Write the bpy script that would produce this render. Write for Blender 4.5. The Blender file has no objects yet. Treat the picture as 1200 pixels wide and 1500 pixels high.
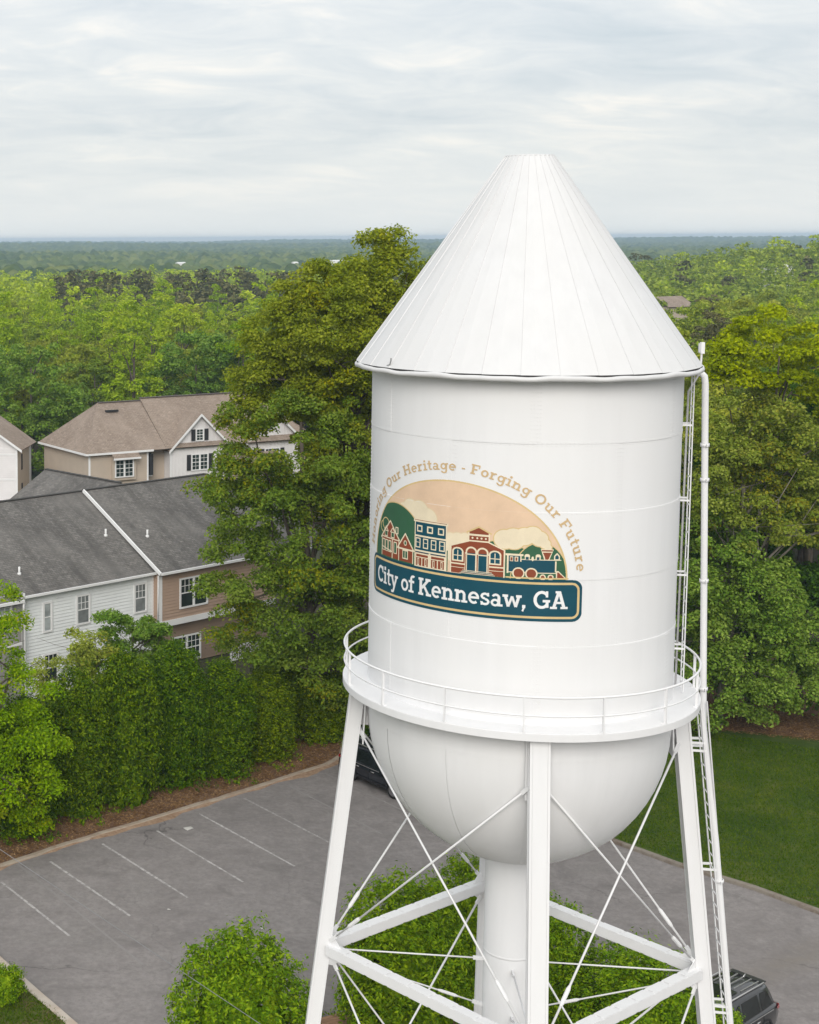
import bpy, bmesh, math, random
import numpy as np
from mathutils import Vector, Matrix
R_ = math.radians
PI = math.pi
S = bpy.context.scene
C = S.collection

# ------------------------------------------------------------------ camera
F_PX, CX, CY, PITCH, ROLL = 2270.63, 78.0, 593.26, 0.106029, -0.006655   # in a 1200 x 1500 frame
cam_d = bpy.data.cameras.new('camera')
cam = bpy.data.objects.new('camera', cam_d); C.objects.link(cam); S.camera = cam
cam_d.sensor_fit = 'VERTICAL'; cam_d.sensor_height = 24.0
cam_d.lens = F_PX/1500*24.0
cam_d.shift_x = (600-CX)/1500; cam_d.shift_y = (CY-750)/1500
cam_d.clip_start = 0.5; cam_d.clip_end = 20000
_f = Vector((0, math.cos(PITCH), -math.sin(PITCH))); _u = Vector((0, math.sin(PITCH), math.cos(PITCH))); _x = Vector((1, 0, 0))
_c, _s = math.cos(ROLL), math.sin(ROLL)
_r = _x*_c + _u*_s; _up = -_x*_s + _u*_c
M = Matrix((( _r.x, _up.x, -_f.x, 0), (_r.y, _up.y, -_f.y, 0), (_r.z, _up.z, -_f.z, 25.5), (0, 0, 0, 1)))
cam.matrix_world = M

# ------------------------------------------------------------------ sky, sun, exposure
SUN_EL, SUN_AZ = 30.0, 259.0        # azimuth: direction the light comes from, degrees from +X
sd = Vector((math.cos(R_(SUN_EL))*math.cos(R_(SUN_AZ)), math.cos(R_(SUN_EL))*math.sin(R_(SUN_AZ)), math.sin(R_(SUN_EL))))
w = bpy.data.worlds.new('World'); S.world = w; w.use_nodes = True
nt = w.node_tree; N = nt.nodes; L = nt.links; N.clear()
def nn(t, **kw):
    n = N.new(t)
    for k, v in kw.items(): setattr(n, k, v)
    return n
out = nn('ShaderNodeOutputWorld'); bg = nn('ShaderNodeBackground'); bg.inputs[1].default_value = 0.1
L.new(bg.outputs[0], out.inputs[0])
sky = nn('ShaderNodeTexSky', sky_type='NISHITA'); sky.sun_disc = False
sky.sun_elevation = R_(SUN_EL); sky.sun_rotation = R_(90-SUN_AZ); sky.air_density = 1.0; sky.dust_density = 2.0
tc = nn('ShaderNodeTexCoord')
sep = nn('ShaderNodeSeparateXYZ'); L.new(tc.outputs['Generated'], sep.inputs[0])
def mth(op, a, b=None, clamp=False):
    n = nn('ShaderNodeMath', operation=op); n.use_clamp = clamp
    for i, v in enumerate((a, b)):
        if v is None: continue
        if isinstance(v, (int, float)): n.inputs[i].default_value = v
        else: L.new(v, n.inputs[i])
    return n.outputs[0]
zc = mth('ADD', mth('MAXIMUM', sep.outputs[2], 0.0), 0.22)          # flat cloud deck seen in perspective
px = mth('DIVIDE', sep.outputs[0], zc); py = mth('DIVIDE', sep.outputs[1], zc)
cmb = nn('ShaderNodeCombineXYZ'); L.new(px, cmb.inputs[0]); L.new(py, cmb.inputs[1])
def cloud_noise(scale, detail, off, sx=1.0, sy=1.0, rough=0.55, dist=0.6):
    mp = nn('ShaderNodeMapping'); mp.inputs['Location'].default_value = off; mp.inputs['Scale'].default_value = (sx, sy, 1)
    L.new(cmb.outputs[0], mp.inputs[0])
    t = nn('ShaderNodeTexNoise'); t.inputs['Scale'].default_value = scale; t.inputs['Detail'].default_value = detail
    t.inputs['Roughness'].default_value = rough; t.inputs['Distortion'].default_value = dist
    L.new(mp.outputs[0], t.inputs['Vector']); return t.outputs['Fac']
def ramp(fac, stops):
    r = nn('ShaderNodeValToRGB'); e = r.color_ramp.elements
    while len(e) < len(stops): e.new(0.5)
    for i, (p, c) in enumerate(stops):
        e[i].position = p; e[i].color = (*c, 1)
    L.new(fac, r.inputs[0]); return r.outputs[0]
n1 = cloud_noise(1.9, 5, (4.3, 2.1, 0), 0.8, 1.0, 0.5, 0.4)
n2 = cloud_noise(6.5, 7, (7.7, 3.2, 0), 0.6, 1.0, 0.62, 0.8)
mixn = mth('ADD', mth('MULTIPLY', n1, 0.58), mth('MULTIPLY', n2, 0.42))
cl = ramp(mixn, [(0.34, (5.0, 5.5, 5.85)), (0.45, (5.9, 6.2, 6.4)), (0.53, (6.6, 6.75, 6.75)), (0.62, (8.0, 7.7, 7.25))])
cr_scale = nn('ShaderNodeVectorMath', operation='SCALE'); L.new(cl, cr_scale.inputs[0])
L.new(mth('ADD', mth('MULTIPLY', mth('POWER', mth('MAXIMUM', sep.outputs[2], 0.0), 0.8), 0.45), 0.87), cr_scale.inputs['Scale'])
hz = nn('ShaderNodeMix', data_type='RGBA')
L.new(ramp(sep.outputs[2], [(0.0, (1, 1, 1)), (0.075, (0, 0, 0))]), hz.inputs['Factor'])
L.new(cr_scale.outputs[0], hz.inputs['A']); hz.inputs['B'].default_value = (6.5, 6.75, 6.75, 1)
hz2 = nn('ShaderNodeMix', data_type='RGBA'); hz2.inputs['Factor'].default_value = 0.9
L.new(sky.outputs[0], hz2.inputs['A']); L.new(hz.outputs['Result'], hz2.inputs['B'])
L.new(hz2.outputs['Result'], bg.inputs[0])
sl = bpy.data.lights.new('sun', 'SUN'); sl.energy = 1.55; sl.angle = R_(34); sl.color = (1.0, 0.955, 0.89)
sun = bpy.data.objects.new('sun', sl); C.objects.link(sun)
sun.rotation_euler = sd.to_track_quat('Z', 'Y').to_euler(); sun.location = (0, -20, 60)
S.view_settings.view_transform = 'Standard'; S.view_settings.look = 'None'
S.view_settings.exposure = 0.46; S.view_settings.gamma = 1.0; S.view_settings.use_curve_mapping = False

# ------------------------------------------------------------------ materials
def new_mat(name):
    m = bpy.data.materials.new(name); m.use_nodes = True
    m.node_tree.nodes.clear(); return m
class NT:
    def __init__(s, m): s.t = m.node_tree
    def n(s, typ, **kw):
        q = s.t.nodes.new(typ)
        for k, v in kw.items(): setattr(q, k, v)
        return q
    def l(s, a, b): s.t.links.new(a, b)
    def noise(s, vec, scale, detail=4, rough=0.55, dist=0.0):
        q = s.n('ShaderNodeTexNoise'); q.inputs['Scale'].default_value = scale; q.inputs['Detail'].default_value = detail
        q.inputs['Roughness'].default_value = rough; q.inputs['Distortion'].default_value = dist
        if vec is not None: s.l(vec, q.inputs['Vector'])
        return q.outputs['Fac']
    def ramp(s, fac, stops, interp='LINEAR'):
        r = s.n('ShaderNodeValToRGB'); e = r.color_ramp.elements; r.color_ramp.interpolation = interp
        while len(e) < len(stops): e.new(0.5)
        for i, (p, c) in enumerate(stops):
            e[i].position = p; e[i].color = (*c, 1) if len(c) == 3 else c
        s.l(fac, r.inputs[0]); return r.outputs[0]
    def mix(s, fac, a, b, typ='MIX'):
        q = s.n('ShaderNodeMix', data_type='RGBA', blend_type=typ)
        for nm, v in (('Factor', fac), ('A', a), ('B', b)):
            if isinstance(v, (int, float)): q.inputs[nm].default_value = v
            elif isinstance(v, tuple): q.inputs[nm].default_value = (*v, 1)
            else: s.l(v, q.inputs[nm])
        return q.outputs['Result']
    def math(s, op, a, b=None, clamp=False):
        q = s.n('ShaderNodeMath', operation=op); q.use_clamp = clamp
        for i, v in enumerate((a, b)):
            if v is None: continue
            if isinstance(v, (int, float)): q.inputs[i].default_value = v
            else: s.l(v, q.inputs[i])
        return q.outputs[0]
    def mapping(s, vec, scale=(1, 1, 1), loc=(0, 0, 0), rot=(0, 0, 0)):
        q = s.n('ShaderNodeMapping'); q.inputs['Scale'].default_value = scale; q.inputs['Location'].default_value = loc
        q.inputs['Rotation'].default_value = rot; s.l(vec, q.inputs[0]); return q.outputs[0]
    def bsdf(s, col, rough=0.6, metal=0.0, bump=None, bump_s=0.3, bump_d=0.02, spec=0.4, coat=0.0):
        b = s.n('ShaderNodeBsdfPrincipled'); o = s.n('ShaderNodeOutputMaterial'); s.l(b.outputs[0], o.inputs[0])
        if isinstance(col, tuple): b.inputs['Base Color'].default_value = (*col, 1)
        else: s.l(col, b.inputs['Base Color'])
        if isinstance(rough, (int, float)): b.inputs['Roughness'].default_value = rough
        else: s.l(rough, b.inputs['Roughness'])
        b.inputs['Metallic'].default_value = metal; b.inputs['Specular IOR Level'].default_value = spec
        b.inputs['Coat Weight'].default_value = coat
        if bump is not None:
            k = s.n('ShaderNodeBump'); k.inputs['Strength'].default_value = bump_s; k.inputs['Distance'].default_value = bump_d
            s.l(bump, k.inputs['Height']); s.l(k.outputs[0], b.inputs['Normal'])
        return b
    def obj(s): return s.n('ShaderNodeTexCoord').outputs['Object']
    def pos(s): return s.n('ShaderNodeNewGeometry').outputs['Position']

def simple(name, col, rough=0.5, var=0.08, scale=3.0, metal=0.0, spec=0.4, coat=0.0, bump=0.0):
    m = new_mat(name); t = NT(m); v = t.pos()
    f = t.noise(v, scale, 5)
    lo = tuple(c*(1-var) for c in col); hi = tuple(min(1, c*(1+var)) for c in col)
    t.bsdf(t.ramp(f, [(0.3, lo), (0.7, hi)]), rough, metal, f if bump else None, bump, 0.01, spec, coat)
    return m

# white tank paint, a little chalky, with faint vertical streaks and mildew
def tank_mat(name, col=(0.80, 0.80, 0.81), streak=0.03):
    m = new_mat(name); t = NT(m); p = t.pos()
    s1 = t.noise(t.mapping(p, (3.2, 3.2, 0.22)), 1.0, 6, 0.6)
    s2 = t.noise(p, 0.55, 5)
    s3 = t.noise(p, 9.0, 4, 0.7)
    base = t.mix(t.ramp(s1, [(0.42, (0, 0, 0)), (0.72, (1, 1, 1))]), col, tuple(c*(1-streak*1.6) for c in col))
    base = t.mix(t.ramp(s2, [(0.35, (0, 0, 0)), (0.75, (1, 1, 1))]), base, tuple(c*k for c, k in zip(col, (0.98, 0.975, 0.965))))
    base = t.mix(t.ramp(s3, [(0.66, (0, 0, 0)), (0.8, (0.35, 0.35, 0.35))]), base, (0.62, 0.61, 0.58))
    t.bsdf(base, t.ramp(s2, [(0.3, (0.42,)*3), (0.7, (0.6,)*3)]), 0, t.noise(p, 2.2, 3), 0.06, 0.03, 0.35)
    return m
M_TANK = tank_mat('tank_paint')
M_ROOF_T = tank_mat('tank_roof_paint', (0.665, 0.665, 0.672), 0.035)
M_STEEL = tank_mat('tower_steel_paint', (0.78, 0.78, 0.79), 0.03)
M_DARKGAP = simple('dark_seam', (0.05, 0.05, 0.05), 0.8)

# ------------------------------------------------------------------ helpers
def tag(o, label=None, cat=None, group=None, kind=None):
    if label: o['label'] = label
    if cat: o['category'] = cat
    if group: o['group'] = group
    if kind: o['kind'] = kind
    return o
def empty(name, loc=(0, 0, 0), rz=0.0, label=None, cat=None, group=None):
    o = bpy.data.objects.new(name, None); C.objects.link(o); o.empty_display_size = 0.3
    o.location = loc; o.rotation_euler = (0, 0, rz)
    return tag(o, label, cat, group)
class MB:
    def __init__(s): s.v = []; s.f = []; s.m = []; s.sm = []
    def add(s, vs, fs, mi=0, smooth=False):
        b = len(s.v); s.v += [tuple(map(float, q)) for q in vs]
        for f in fs: s.f.append(tuple(b+i for i in f)); s.m.append(mi); s.sm.append(smooth)
    def quad(s, a, b, c, d, mi=0): s.add((a, b, c, d), ((0, 1, 2, 3),), mi)
    def box(s, lo, hi, mi=0):
        x0, y0, z0 = lo; x1, y1, z1 = hi
        s.add([(x0, y0, z0), (x1, y0, z0), (x1, y1, z0), (x0, y1, z0), (x0, y0, z1), (x1, y0, z1), (x1, y1, z1), (x0, y1, z1)],
              [(0, 3, 2, 1), (4, 5, 6, 7), (0, 1, 5, 4), (1, 2, 6, 5), (2, 3, 7, 6), (3, 0, 4, 7)], mi)
    def beam(s, p, q, w, h, up=(0, 0, 1), mi=0, ox=0.0, oz=0.0, w2=None, h2=None):
        p = Vector(p); q = Vector(q); d = (q-p).normalized(); u = Vector(up)
        sx = d.cross(u)
        if sx.length < 1e-5: sx = d.cross(Vector((1, 0, 0)))
        sx.normalize(); uz = sx.cross(d).normalized()
        w2 = w if w2 is None else w2; h2 = h if h2 is None else h2
        vs = []
        for (e, ww, hh) in ((p, w, h), (q, w2, h2)):
            for a, b in ((-1, -1), (1, -1), (1, 1), (-1, 1)):
                vs.append(e + sx*(ox+a*ww/2) + uz*(oz+b*hh/2))
        s.add(vs, [(0, 1, 2, 3), (7, 6, 5, 4), (0, 4, 5, 1), (1, 5, 6, 2), (2, 6, 7, 3), (3, 7, 4, 0)], mi)
    def tube(s, pts, r, n=8, mi=0, cap=True, smooth=True):
        pts = [Vector(p) for p in pts]; rs = r if isinstance(r, (list, tuple)) else [r]*len(pts)
        vs = []; ref = None
        for i, p in enumerate(pts):
            d = (pts[min(i+1, len(pts)-1)] - pts[max(i-1, 0)]).normalized()
            if ref is None: ref = d.orthogonal().normalized()
            a = (ref - d*ref.dot(d)); a = a.normalized() if a.length > 1e-6 else d.orthogonal().normalized()
            ref = a; b = d.cross(a)
            for k in range(n):
                t = 2*PI*k/n; vs.append(p + (a*math.cos(t) + b*math.sin(t))*rs[i])
        fs = [(i*n+k, i*n+(k+1) % n, (i+1)*n+(k+1) % n, (i+1)*n+k) for i in range(len(pts)-1) for k in range(n)]
        s.add(vs, fs, mi, smooth)
        if cap:
            b = len(s.v)-len(vs)
            s.f.append(tuple(b+k for k in reversed(range(n)))); s.m.append(mi); s.sm.append(False)
            s.f.append(tuple(b+(len(pts)-1)*n+k for k in range(n))); s.m.append(mi); s.sm.append(False)
    def lathe(s, prof, n=64, a0=0.0, a1=2*PI, mi=0, smooth=True):
        full = abs(a1-a0-2*PI) < 1e-6; m = n if full else n+1
        vs = []
        for (r, z) in prof:
            for k in range(m):
                t = a0+(a1-a0)*k/n; vs.append((r*math.cos(t), r*math.sin(t), z))
        fs = []
        for i in range(len(prof)-1):
            for k in range(n):
                k2 = (k+1) % m if full else k+1
                fs.append((i*m+k, i*m+k2, (i+1)*m+k2, (i+1)*m+k))
        s.add(vs, fs, mi, smooth)
    def build(s, name, mats, parent=None, loc=None):
        me = bpy.data.meshes.new(name); me.from_pydata(s.v, [], s.f)
        for m in (mats if isinstance(mats, (list, tuple)) else [mats]): me.materials.append(m)
        me.polygons.foreach_set('material_index', s.m); me.polygons.foreach_set('use_smooth', s.sm)
        me.update()
        o = bpy.data.objects.new(name, me); C.objects.link(o)
        if parent is not None: o.parent = parent
        if loc is not None: o.location = loc
        return o
def np_mesh(name, V, F, mats):
    """V (n,3), F (m,k) arrays -> mesh data, quickly"""
    me = bpy.data.meshes.new(name); k = F.shape[1]
    me.vertices.add(len(V)); me.vertices.foreach_set('co', V.astype(np.float32).ravel())
    me.loops.add(F.size); me.loops.foreach_set('vertex_index', F.astype(np.int32).ravel())
    me.polygons.add(len(F)); me.polygons.foreach_set('loop_start', np.arange(len(F), dtype=np.int32)*k)
    me.polygons.foreach_set('loop_total', np.full(len(F), k, dtype=np.int32))
    for m in (mats if isinstance(mats, (list, tuple)) else [mats]): me.materials.append(m)
    me.update(calc_edges=True); me.validate(); return me
def link(name, me, parent=None):
    o = bpy.data.objects.new(name, me); C.objects.link(o)
    if parent is not None: o.parent = parent
    return o
def copy_tree(o, parent=None):
    c = o.copy(); C.objects.link(c)
    if parent is not None: c.parent = parent
    for ch in list(o.children): copy_tree(ch, c)
    return c

# ================================================================== GROUND
def terrain(x, y):
    x = np.asarray(x, float); y = np.asarray(y, float)
    return (12.0*np.exp(-((x-226)/52)**2 - ((y-450)/110)**2) + 3.5*np.exp(-((x-40)/120)**2 - ((y-560)/160)**2)
            - 6.5*np.clip((y-200)/330, 0, 1)*np.clip(1.5-np.abs(x-40)/260, 0.45, 1))
m = new_mat('ground_soil'); t = NT(m); p = t.pos()
t.bsdf(t.mix(t.ramp(t.noise(p, 0.05, 6), [(0.4, (0, 0, 0)), (0.6, (1, 1, 1))]), (0.035, 0.045, 0.018), (0.06, 0.045, 0.028)), 0.95)
M_SOIL = m
xs = np.concatenate([np.linspace(-2600, -160, 16), np.linspace(-140, 420, 57), np.linspace(460, 4400, 22)])
ys = np.concatenate([np.linspace(-500, 100, 13), np.linspace(110, 900, 60), np.linspace(960, 5400, 24)])
GX, GY = np.meshgrid(xs, ys); GZ = terrain(GX, GY) - 0.06
V = np.stack([GX.ravel(), GY.ravel(), GZ.ravel()], 1); nx, ny = len(xs), len(ys)
ii = (np.arange(ny-1)[:, None]*nx + np.arange(nx-1)[None]).ravel()
tag(link('ground', np_mesh('ground', V, np.stack([ii, ii+1, ii+nx+1, ii+nx], 1), M_SOIL)), kind='structure')

# --- asphalt: mottled greys, oil stains, cracks, a paler travelled band on the drive
m = new_mat('asphalt'); t = NT(m); p = t.pos()
a = t.noise(p, 0.16, 7, 0.6, 0.4); b = t.noise(p, 1.1, 8, 0.65); c = t.noise(p, 38, 3, 0.7); big = t.noise(p, 0.055, 3, 0.5)
col = t.ramp(a, [(0.3, (0.15, 0.132, 0.127)), (0.5, (0.232, 0.208, 0.200)), (0.70, (0.315, 0.285, 0.275))])
col = t.mix(0.55, col, t.ramp(b, [(0.3, (0.150, 0.134, 0.128)), (0.7, (0.315, 0.288, 0.276))]))
col = t.mix(t.ramp(t.noise(t.mapping(p, loc=(31, 7, 0)), 0.42, 5, 0.6, 1.2), [(0.56, (0, 0, 0)), (0.7, (0.6,)*3)]), col, (0.095, 0.085, 0.081))
col = t.mix(t.ramp(t.noise(t.mapping(p, loc=(9, 51, 0)), 0.25, 4, 0.6, 0.8), [(0.57, (0, 0, 0)), (0.7, (0.5,)*3)]), col, (0.225, 0.208, 0.196))
col = t.mix(t.ramp(t.noise(p, 4.2, 6, 0.75), [(0.42, (0, 0, 0)), (0.62, (0.5,)*3)]), col, (0.125, 0.113, 0.108))
col = t.mix(t.ramp(t.noise(t.mapping(p, loc=(3, 8, 0)), 2.4, 7, 0.75, 1.0), [(0.55, (0, 0, 0)), (0.70, (0.6,)*3)]), col, (0.29, 0.27, 0.255))
col = t.mix(t.ramp(c, [(0.3, (0, 0, 0)), (0.72, (0.5,)*3)]), col, (0.20, 0.185, 0.178))
vor = t.n('ShaderNodeTexVoronoi', feature='DISTANCE_TO_EDGE'); vor.inputs['Scale'].default_value = 0.16
wn = t.n('ShaderNodeTexNoise'); wn.inputs['Scale'].default_value = 0.7; wn.inputs['Detail'].default_value = 6; t.l(p, wn.inputs['Vector'])
va = t.n('ShaderNodeVectorMath', operation='MULTIPLY_ADD'); t.l(wn.outputs['Color'], va.inputs[0]); va.inputs[1].default_value = (2.2, 2.2, 0); t.l(p, va.inputs[2])
t.l(va.outputs[0], vor.inputs['Vector'])
crk = t.ramp(vor.outputs[0], [(0.0, (0.85,)*3), (0.006, (0, 0, 0))])
crk = t.mix(t.ramp(t.noise(p, 0.12, 2), [(0.50, (0, 0, 0)), (0.62, (0.7,)*3)]), (0, 0, 0), crk)
col = t.mix(crk, col, (0.035, 0.032, 0.03))
# worn wheel band along the drive (a real stain, tan dust)
mp = t.mapping(p, rot=(0, 0, R_(58)))
sp = t.n('ShaderNodeSeparateXYZ'); t.l(mp, sp.inputs[0])
dd = t.math('ABSOLUTE', t.math('SUBTRACT', t.math('ADD', sp.outputs[0], t.math('MULTIPLY', t.noise(p, 0.25, 3), 1.6)), -30.6+0.8))
col = t.mix(t.math('MULTIPLY', t.ramp(dd, [(0.0, (0.75,)*3), (1.0, (0, 0, 0))]), t.ramp(b, [(0.35, (0.2,)*3), (0.6, (1, 1, 1))])), col, (0.185, 0.163, 0.140))
t.bsdf(col, 0.86, 0, c, 0.35, 0.012, 0.3)
M_ASPH = m
def poly_sheet(name, pts, z, mat, kind='structure'):
    b = MB(); b.add([(x, y, z) for x, y in pts], [tuple(range(len(pts)))])
    return tag(b.build(name, mat), kind=kind)
KL = [(-14.0, 51.8), (-5.6, 58.4), (-2.3, 60.94), (-0.64, 62.3), (1.99, 64.4), (4.45, 66.15), (6.74, 67.9), (10.23, 70.6), (13.22, 72.95), (14.2, 74.3), (14.9, 77.0)]
KR = [(14.9, 77.0), (17.4, 73.2), (20.2, 68.6), (22.99, 63.93), (23.9, 62.6), (25.2, 60.7), (26.5, 59.2), (27.3, 58.3), (28.76, 56.1), (31.5, 52.0), (40, 39.5)]
KB = [(-7.5, 62.9-2.2), (-5.2, 58.85-0.2), (-2.03, 52.95), (-0.5, 50.2), (0.62, 48.2), (2.6, 44.6), (5.0, 40.2)]
lot = [KL[1]] + KL[2:] + KR[1:] + [(40, 20), (-4, 14), (5.0, 40.2), (2.6, 44.6), (0.62, 48.2), (-0.5, 50.2), (-2.03, 52.95)]
poly_sheet('parking_lot', lot, 0.0, M_ASPH)

# --- lawn, mulch, verge
m = new_mat('lawn_grass'); t = NT(m); p = t.pos()
g = t.ramp(t.noise(p, 0.35, 7, 0.65, 0.5), [(0.32, (0.026, 0.056, 0.008)), (0.5, (0.058, 0.092, 0.014)), (0.68, (0.115, 0.130, 0.028))])
g = t.mix(t.ramp(t.noise(p, 5.0, 5, 0.7), [(0.35, (0, 0, 0)), (0.75, (0.7,)*3)]), g, (0.035, 0.064, 0.013))
g = t.mix(t.ramp(t.noise(t.mapping(p, loc=(5, 3, 0)), 0.22, 6, 0.7, 1.0), [(0.6, (0, 0, 0)), (0.72, (0.8,)*3)]), g, (0.15, 0.115, 0.05))
t.bsdf(g, 0.9, 0, t.noise(p, 9, 5), 0.8, 0.08, 0.15); M_LAWN = m
m = new_mat('mulch_straw'); t = NT(m); p = t.pos()
g = t.ramp(t.noise(p, 1.2, 8, 0.7), [(0.3, (0.11, 0.062, 0.038)), (0.5, (0.20, 0.118, 0.074)), (0.72, (0.31, 0.205, 0.135))])
g = t.mix(t.ramp(t.noise(p, 26, 4, 0.75), [(0.4, (0, 0, 0)), (0.7, (0.8,)*3)]), g, (0.055, 0.03, 0.02))
t.bsdf(g, 0.95, 0, t.noise(p, 18, 5), 0.9, 0.05, 0.1); M_MULCH = m
LAWN_BACK = [(31.0, 79.5), (34.1, 78.05), (35.8, 77.45), (38.6, 76.2), (52, 68)]
off = lambda q, d: [(x+d*0.85, y+d*0.53) for x, y in q]
kr_in = off(KR[1:], 0.28)
poly_sheet('lawn', kr_in + [(70, 60), (52, 68)] + LAWN_BACK[:-1][::-1] + [(26, 81), (17.2, 77.6)], 0.10, M_LAWN)
poly_sheet('mulch_bed', LAWN_BACK + [(58, 78), (45, 92), (26, 92), (26, 81)], 0.105, M_MULCH)
offn = lambda q, d: [(x-d*0.61, y+d*0.79) for x, y in q]
poly_sheet('mulch_bed', offn(KL[1:], 0.2) + [(15.5, 84), (8, 84), (-12, 68)], 0.085, M_MULCH)
m = new_mat('verge_grass'); t = NT(m); p = t.pos()
g = t.ramp(t.noise(p, 1.6, 7, 0.7), [(0.32, (0.16, 0.115, 0.06)), (0.48, (0.11, 0.105, 0.036)), (0.62, (0.075, 0.105, 0.022))])
g = t.mix(t.ramp(t.noise(p, 12, 4, 0.7), [(0.4, (0, 0, 0)), (0.75, (0.7,)*3)]), g, (0.05, 0.06, 0.018))
t.bsdf(g, 0.95, 0, t.noise(p, 11, 5), 0.8, 0.06, 0.1); M_VERGE = m
offb = lambda q, d: [(x-d*0.87, y-d*0.49) for x, y in q]
poly_sheet('grass_verge', offb(KB[1:], 0.25) + [(-4, 14), (-18, 20), (-16, 52)], 0.11, M_VERGE)

def kerb(name, line, w, h, mat, side):
    """a concrete kerb of real section along a ground line; side = +1 inner edge to the left"""
    L_ = [Vector((x, y, 0)) for x, y in line]; prof = [(0, -0.05), (0.02, h-0.02), (0.05, h), (w-0.02, h+0.005), (w, h-0.02), (w, -0.05)]
    b = MB(); vs = []
    for i, q in enumerate(L_):
        d = (L_[min(i+1, len(L_)-1)]-L_[max(i-1, 0)]).normalized(); nrm = Vector((-d.y, d.x, 0))*side
        for (o, z) in prof: vs.append(q+nrm*o+Vector((0, 0, z)))
    k = len(prof); fs = [(i*k+j, i*k+j+1, (i+1)*k+j+1, (i+1)*k+j) for i in range(len(L_)-1) for j in range(k-1)]
    b.add(vs, fs); return tag(b.build(name, mat), kind='structure')
def resample(line, step, wob=0.0, rng=random.Random(3)):
    pts = [Vector((x, y, 0)) for x, y in line]; o = []
    for a_, b_ in zip(pts[:-1], pts[1:]):
        n_ = max(1, int((b_-a_).length/step))
        for i in range(n_):
            q = a_.lerp(b_, i/n_); o.append((q.x+rng.uniform(-wob, wob), q.y+rng.uniform(-wob, wob)))
    o.append((pts[-1].x, pts[-1].y)); return o
def concrete(name, base, dirt, amt=0.5):
    m = new_mat(name); t = NT(m); p = t.pos()
    g = t.ramp(t.noise(p, 2.0, 6, 0.65), [(0.3, tuple(x*0.8 for x in base)), (0.7, base)])
    g = t.mix(t.ramp(t.noise(p, 0.9, 6, 0.7, 0.5), [(0.45, (0, 0, 0)), (0.62, (amt,)*3)]), g, dirt)
    t.bsdf(g, 0.9, 0, t.noise(p, 25, 4), 0.4, 0.01, 0.2); return m
M_KERB = concrete('kerb_concrete', (0.37, 0.31, 0.245), (0.22, 0.13, 0.08))
M_KERB2 = concrete('drive_kerb_concrete', (0.25, 0.22, 0.185), (0.11, 0.07, 0.045), 0.7)
M_KERB3 = concrete('corner_kerb_concrete', (0.50, 0.44, 0.38), (0.38, 0.28, 0.20), 0.5)
kerb('kerb', resample(KL[1:], 0.8, 0.05), 0.26, 0.09, M_KERB, 1)
kerb('kerb', resample(KR[1:], 1.0, 0.02), 0.25, 0.13, M_KERB2, 1)
kerb('kerb', resample(KB[1:], 1.0, 0.012), 0.36, 0.14, M_KERB3, -1)
# sand drifted against the kerb
m = new_mat('sand_drift'); t = NT(m); p = t.pos()
t.bsdf(t.ramp(t.noise(p, 3, 6, 0.7), [(0.3, (0.2, 0.12, 0.075)), (0.7, (0.36, 0.26, 0.18))]), 0.95, 0, t.noise(p, 15, 4), 0.4, 0.02, 0.1); M_SAND = m
rl = random.Random(8); kl = resample(KL[1:-1], 0.35); b = MB(); vs = []
for i, (x, y) in enumerate(kl):
    wv = max(0.03, 0.14+0.16*math.sin(i*0.21+1.0)+0.1*math.sin(i*0.77)+rl.uniform(-0.05, 0.05))
    vs += [(x-0.61*0.03, y+0.79*0.03, 0.055), (x+0.61*wv, y-0.79*wv, 0.003)]
b.add(vs, [(2*i, 2*i+1, 2*i+3, 2*i+2) for i in range(len(kl)-1)]); tag(b.build('sand_drift', M_SAND), kind='structure')

# --- stall lines: worn white paint
def worn(name, k):
    m = new_mat(name); t = NT(m); p = t.pos()
    f = t.ramp(t.noise(p, 4.5, 7, 0.72), [(0.40-k, (1, 1, 1)), (0.62-k, (0.12,)*3)])
    f2 = t.noise(p, 0.3, 2)
    t.bsdf(t.mix(t.math('MULTIPLY', f, t.ramp(f2, [(0.3, (0.7,)*3), (0.6, (1, 1, 1))])), (0.20, 0.185, 0.178), (0.50, 0.475, 0.46)), 0.85, 0, None, 0, 0, 0.2); return m
M_LINE = worn('worn_stall_paint', 0.0); M_LINE2 = worn('thin_stall_paint', 0.08); M_FAINT = worn('faint_stall_paint', 0.2)
real = [((6.40, 66.85), (9.74, 60.95), M_LINE), ((4.38, 64.87), (7.44, 59.43), M_LINE), ((1.96, 63.46), (5.11, 57.99), M_LINE), ((-0.24, 61.61), (2.79, 56.37), M_LINE), ((-2.20, 59.59), (0.47, 54.72), M_LINE),
        ((8.62, 68.75), (11.9, 62.9), M_LINE2), ((10.93, 70.3), (14.03, 64.32), M_FAINT), ((12.9, 72.0), (16.0, 66.2), M_FAINT), ((-1.61, 61.42), (0.45, 57.44), M_FAINT), ((0.45, 57.44), (3.05, 52.41), M_FAINT)]
for (x0, y0), (x1, y1), mt in real:
    d = Vector((x1-x0, y1-y0)).normalized(); nr = Vector((-d.y, d.x))*0.055
    b = MB(); nseg = 12; r_ = random.Random(int(x0*100)); vs = []
    for i in range(nseg+1):
        x = x0+(x1-x0)*i/nseg; y = y0+(y1-y0)*i/nseg; e = r_.uniform(0.8, 1.12)
        vs += [(x+nr.x*e, y+nr.y*e, 0.0045), (x-nr.x*e, y-nr.y*e, 0.0045)]
    b.add(vs, [(2*i, 2*i+1, 2*i+3, 2*i+2) for i in range(nseg)])
    tag(b.build('stall_line', mt), kind='structure')

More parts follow.
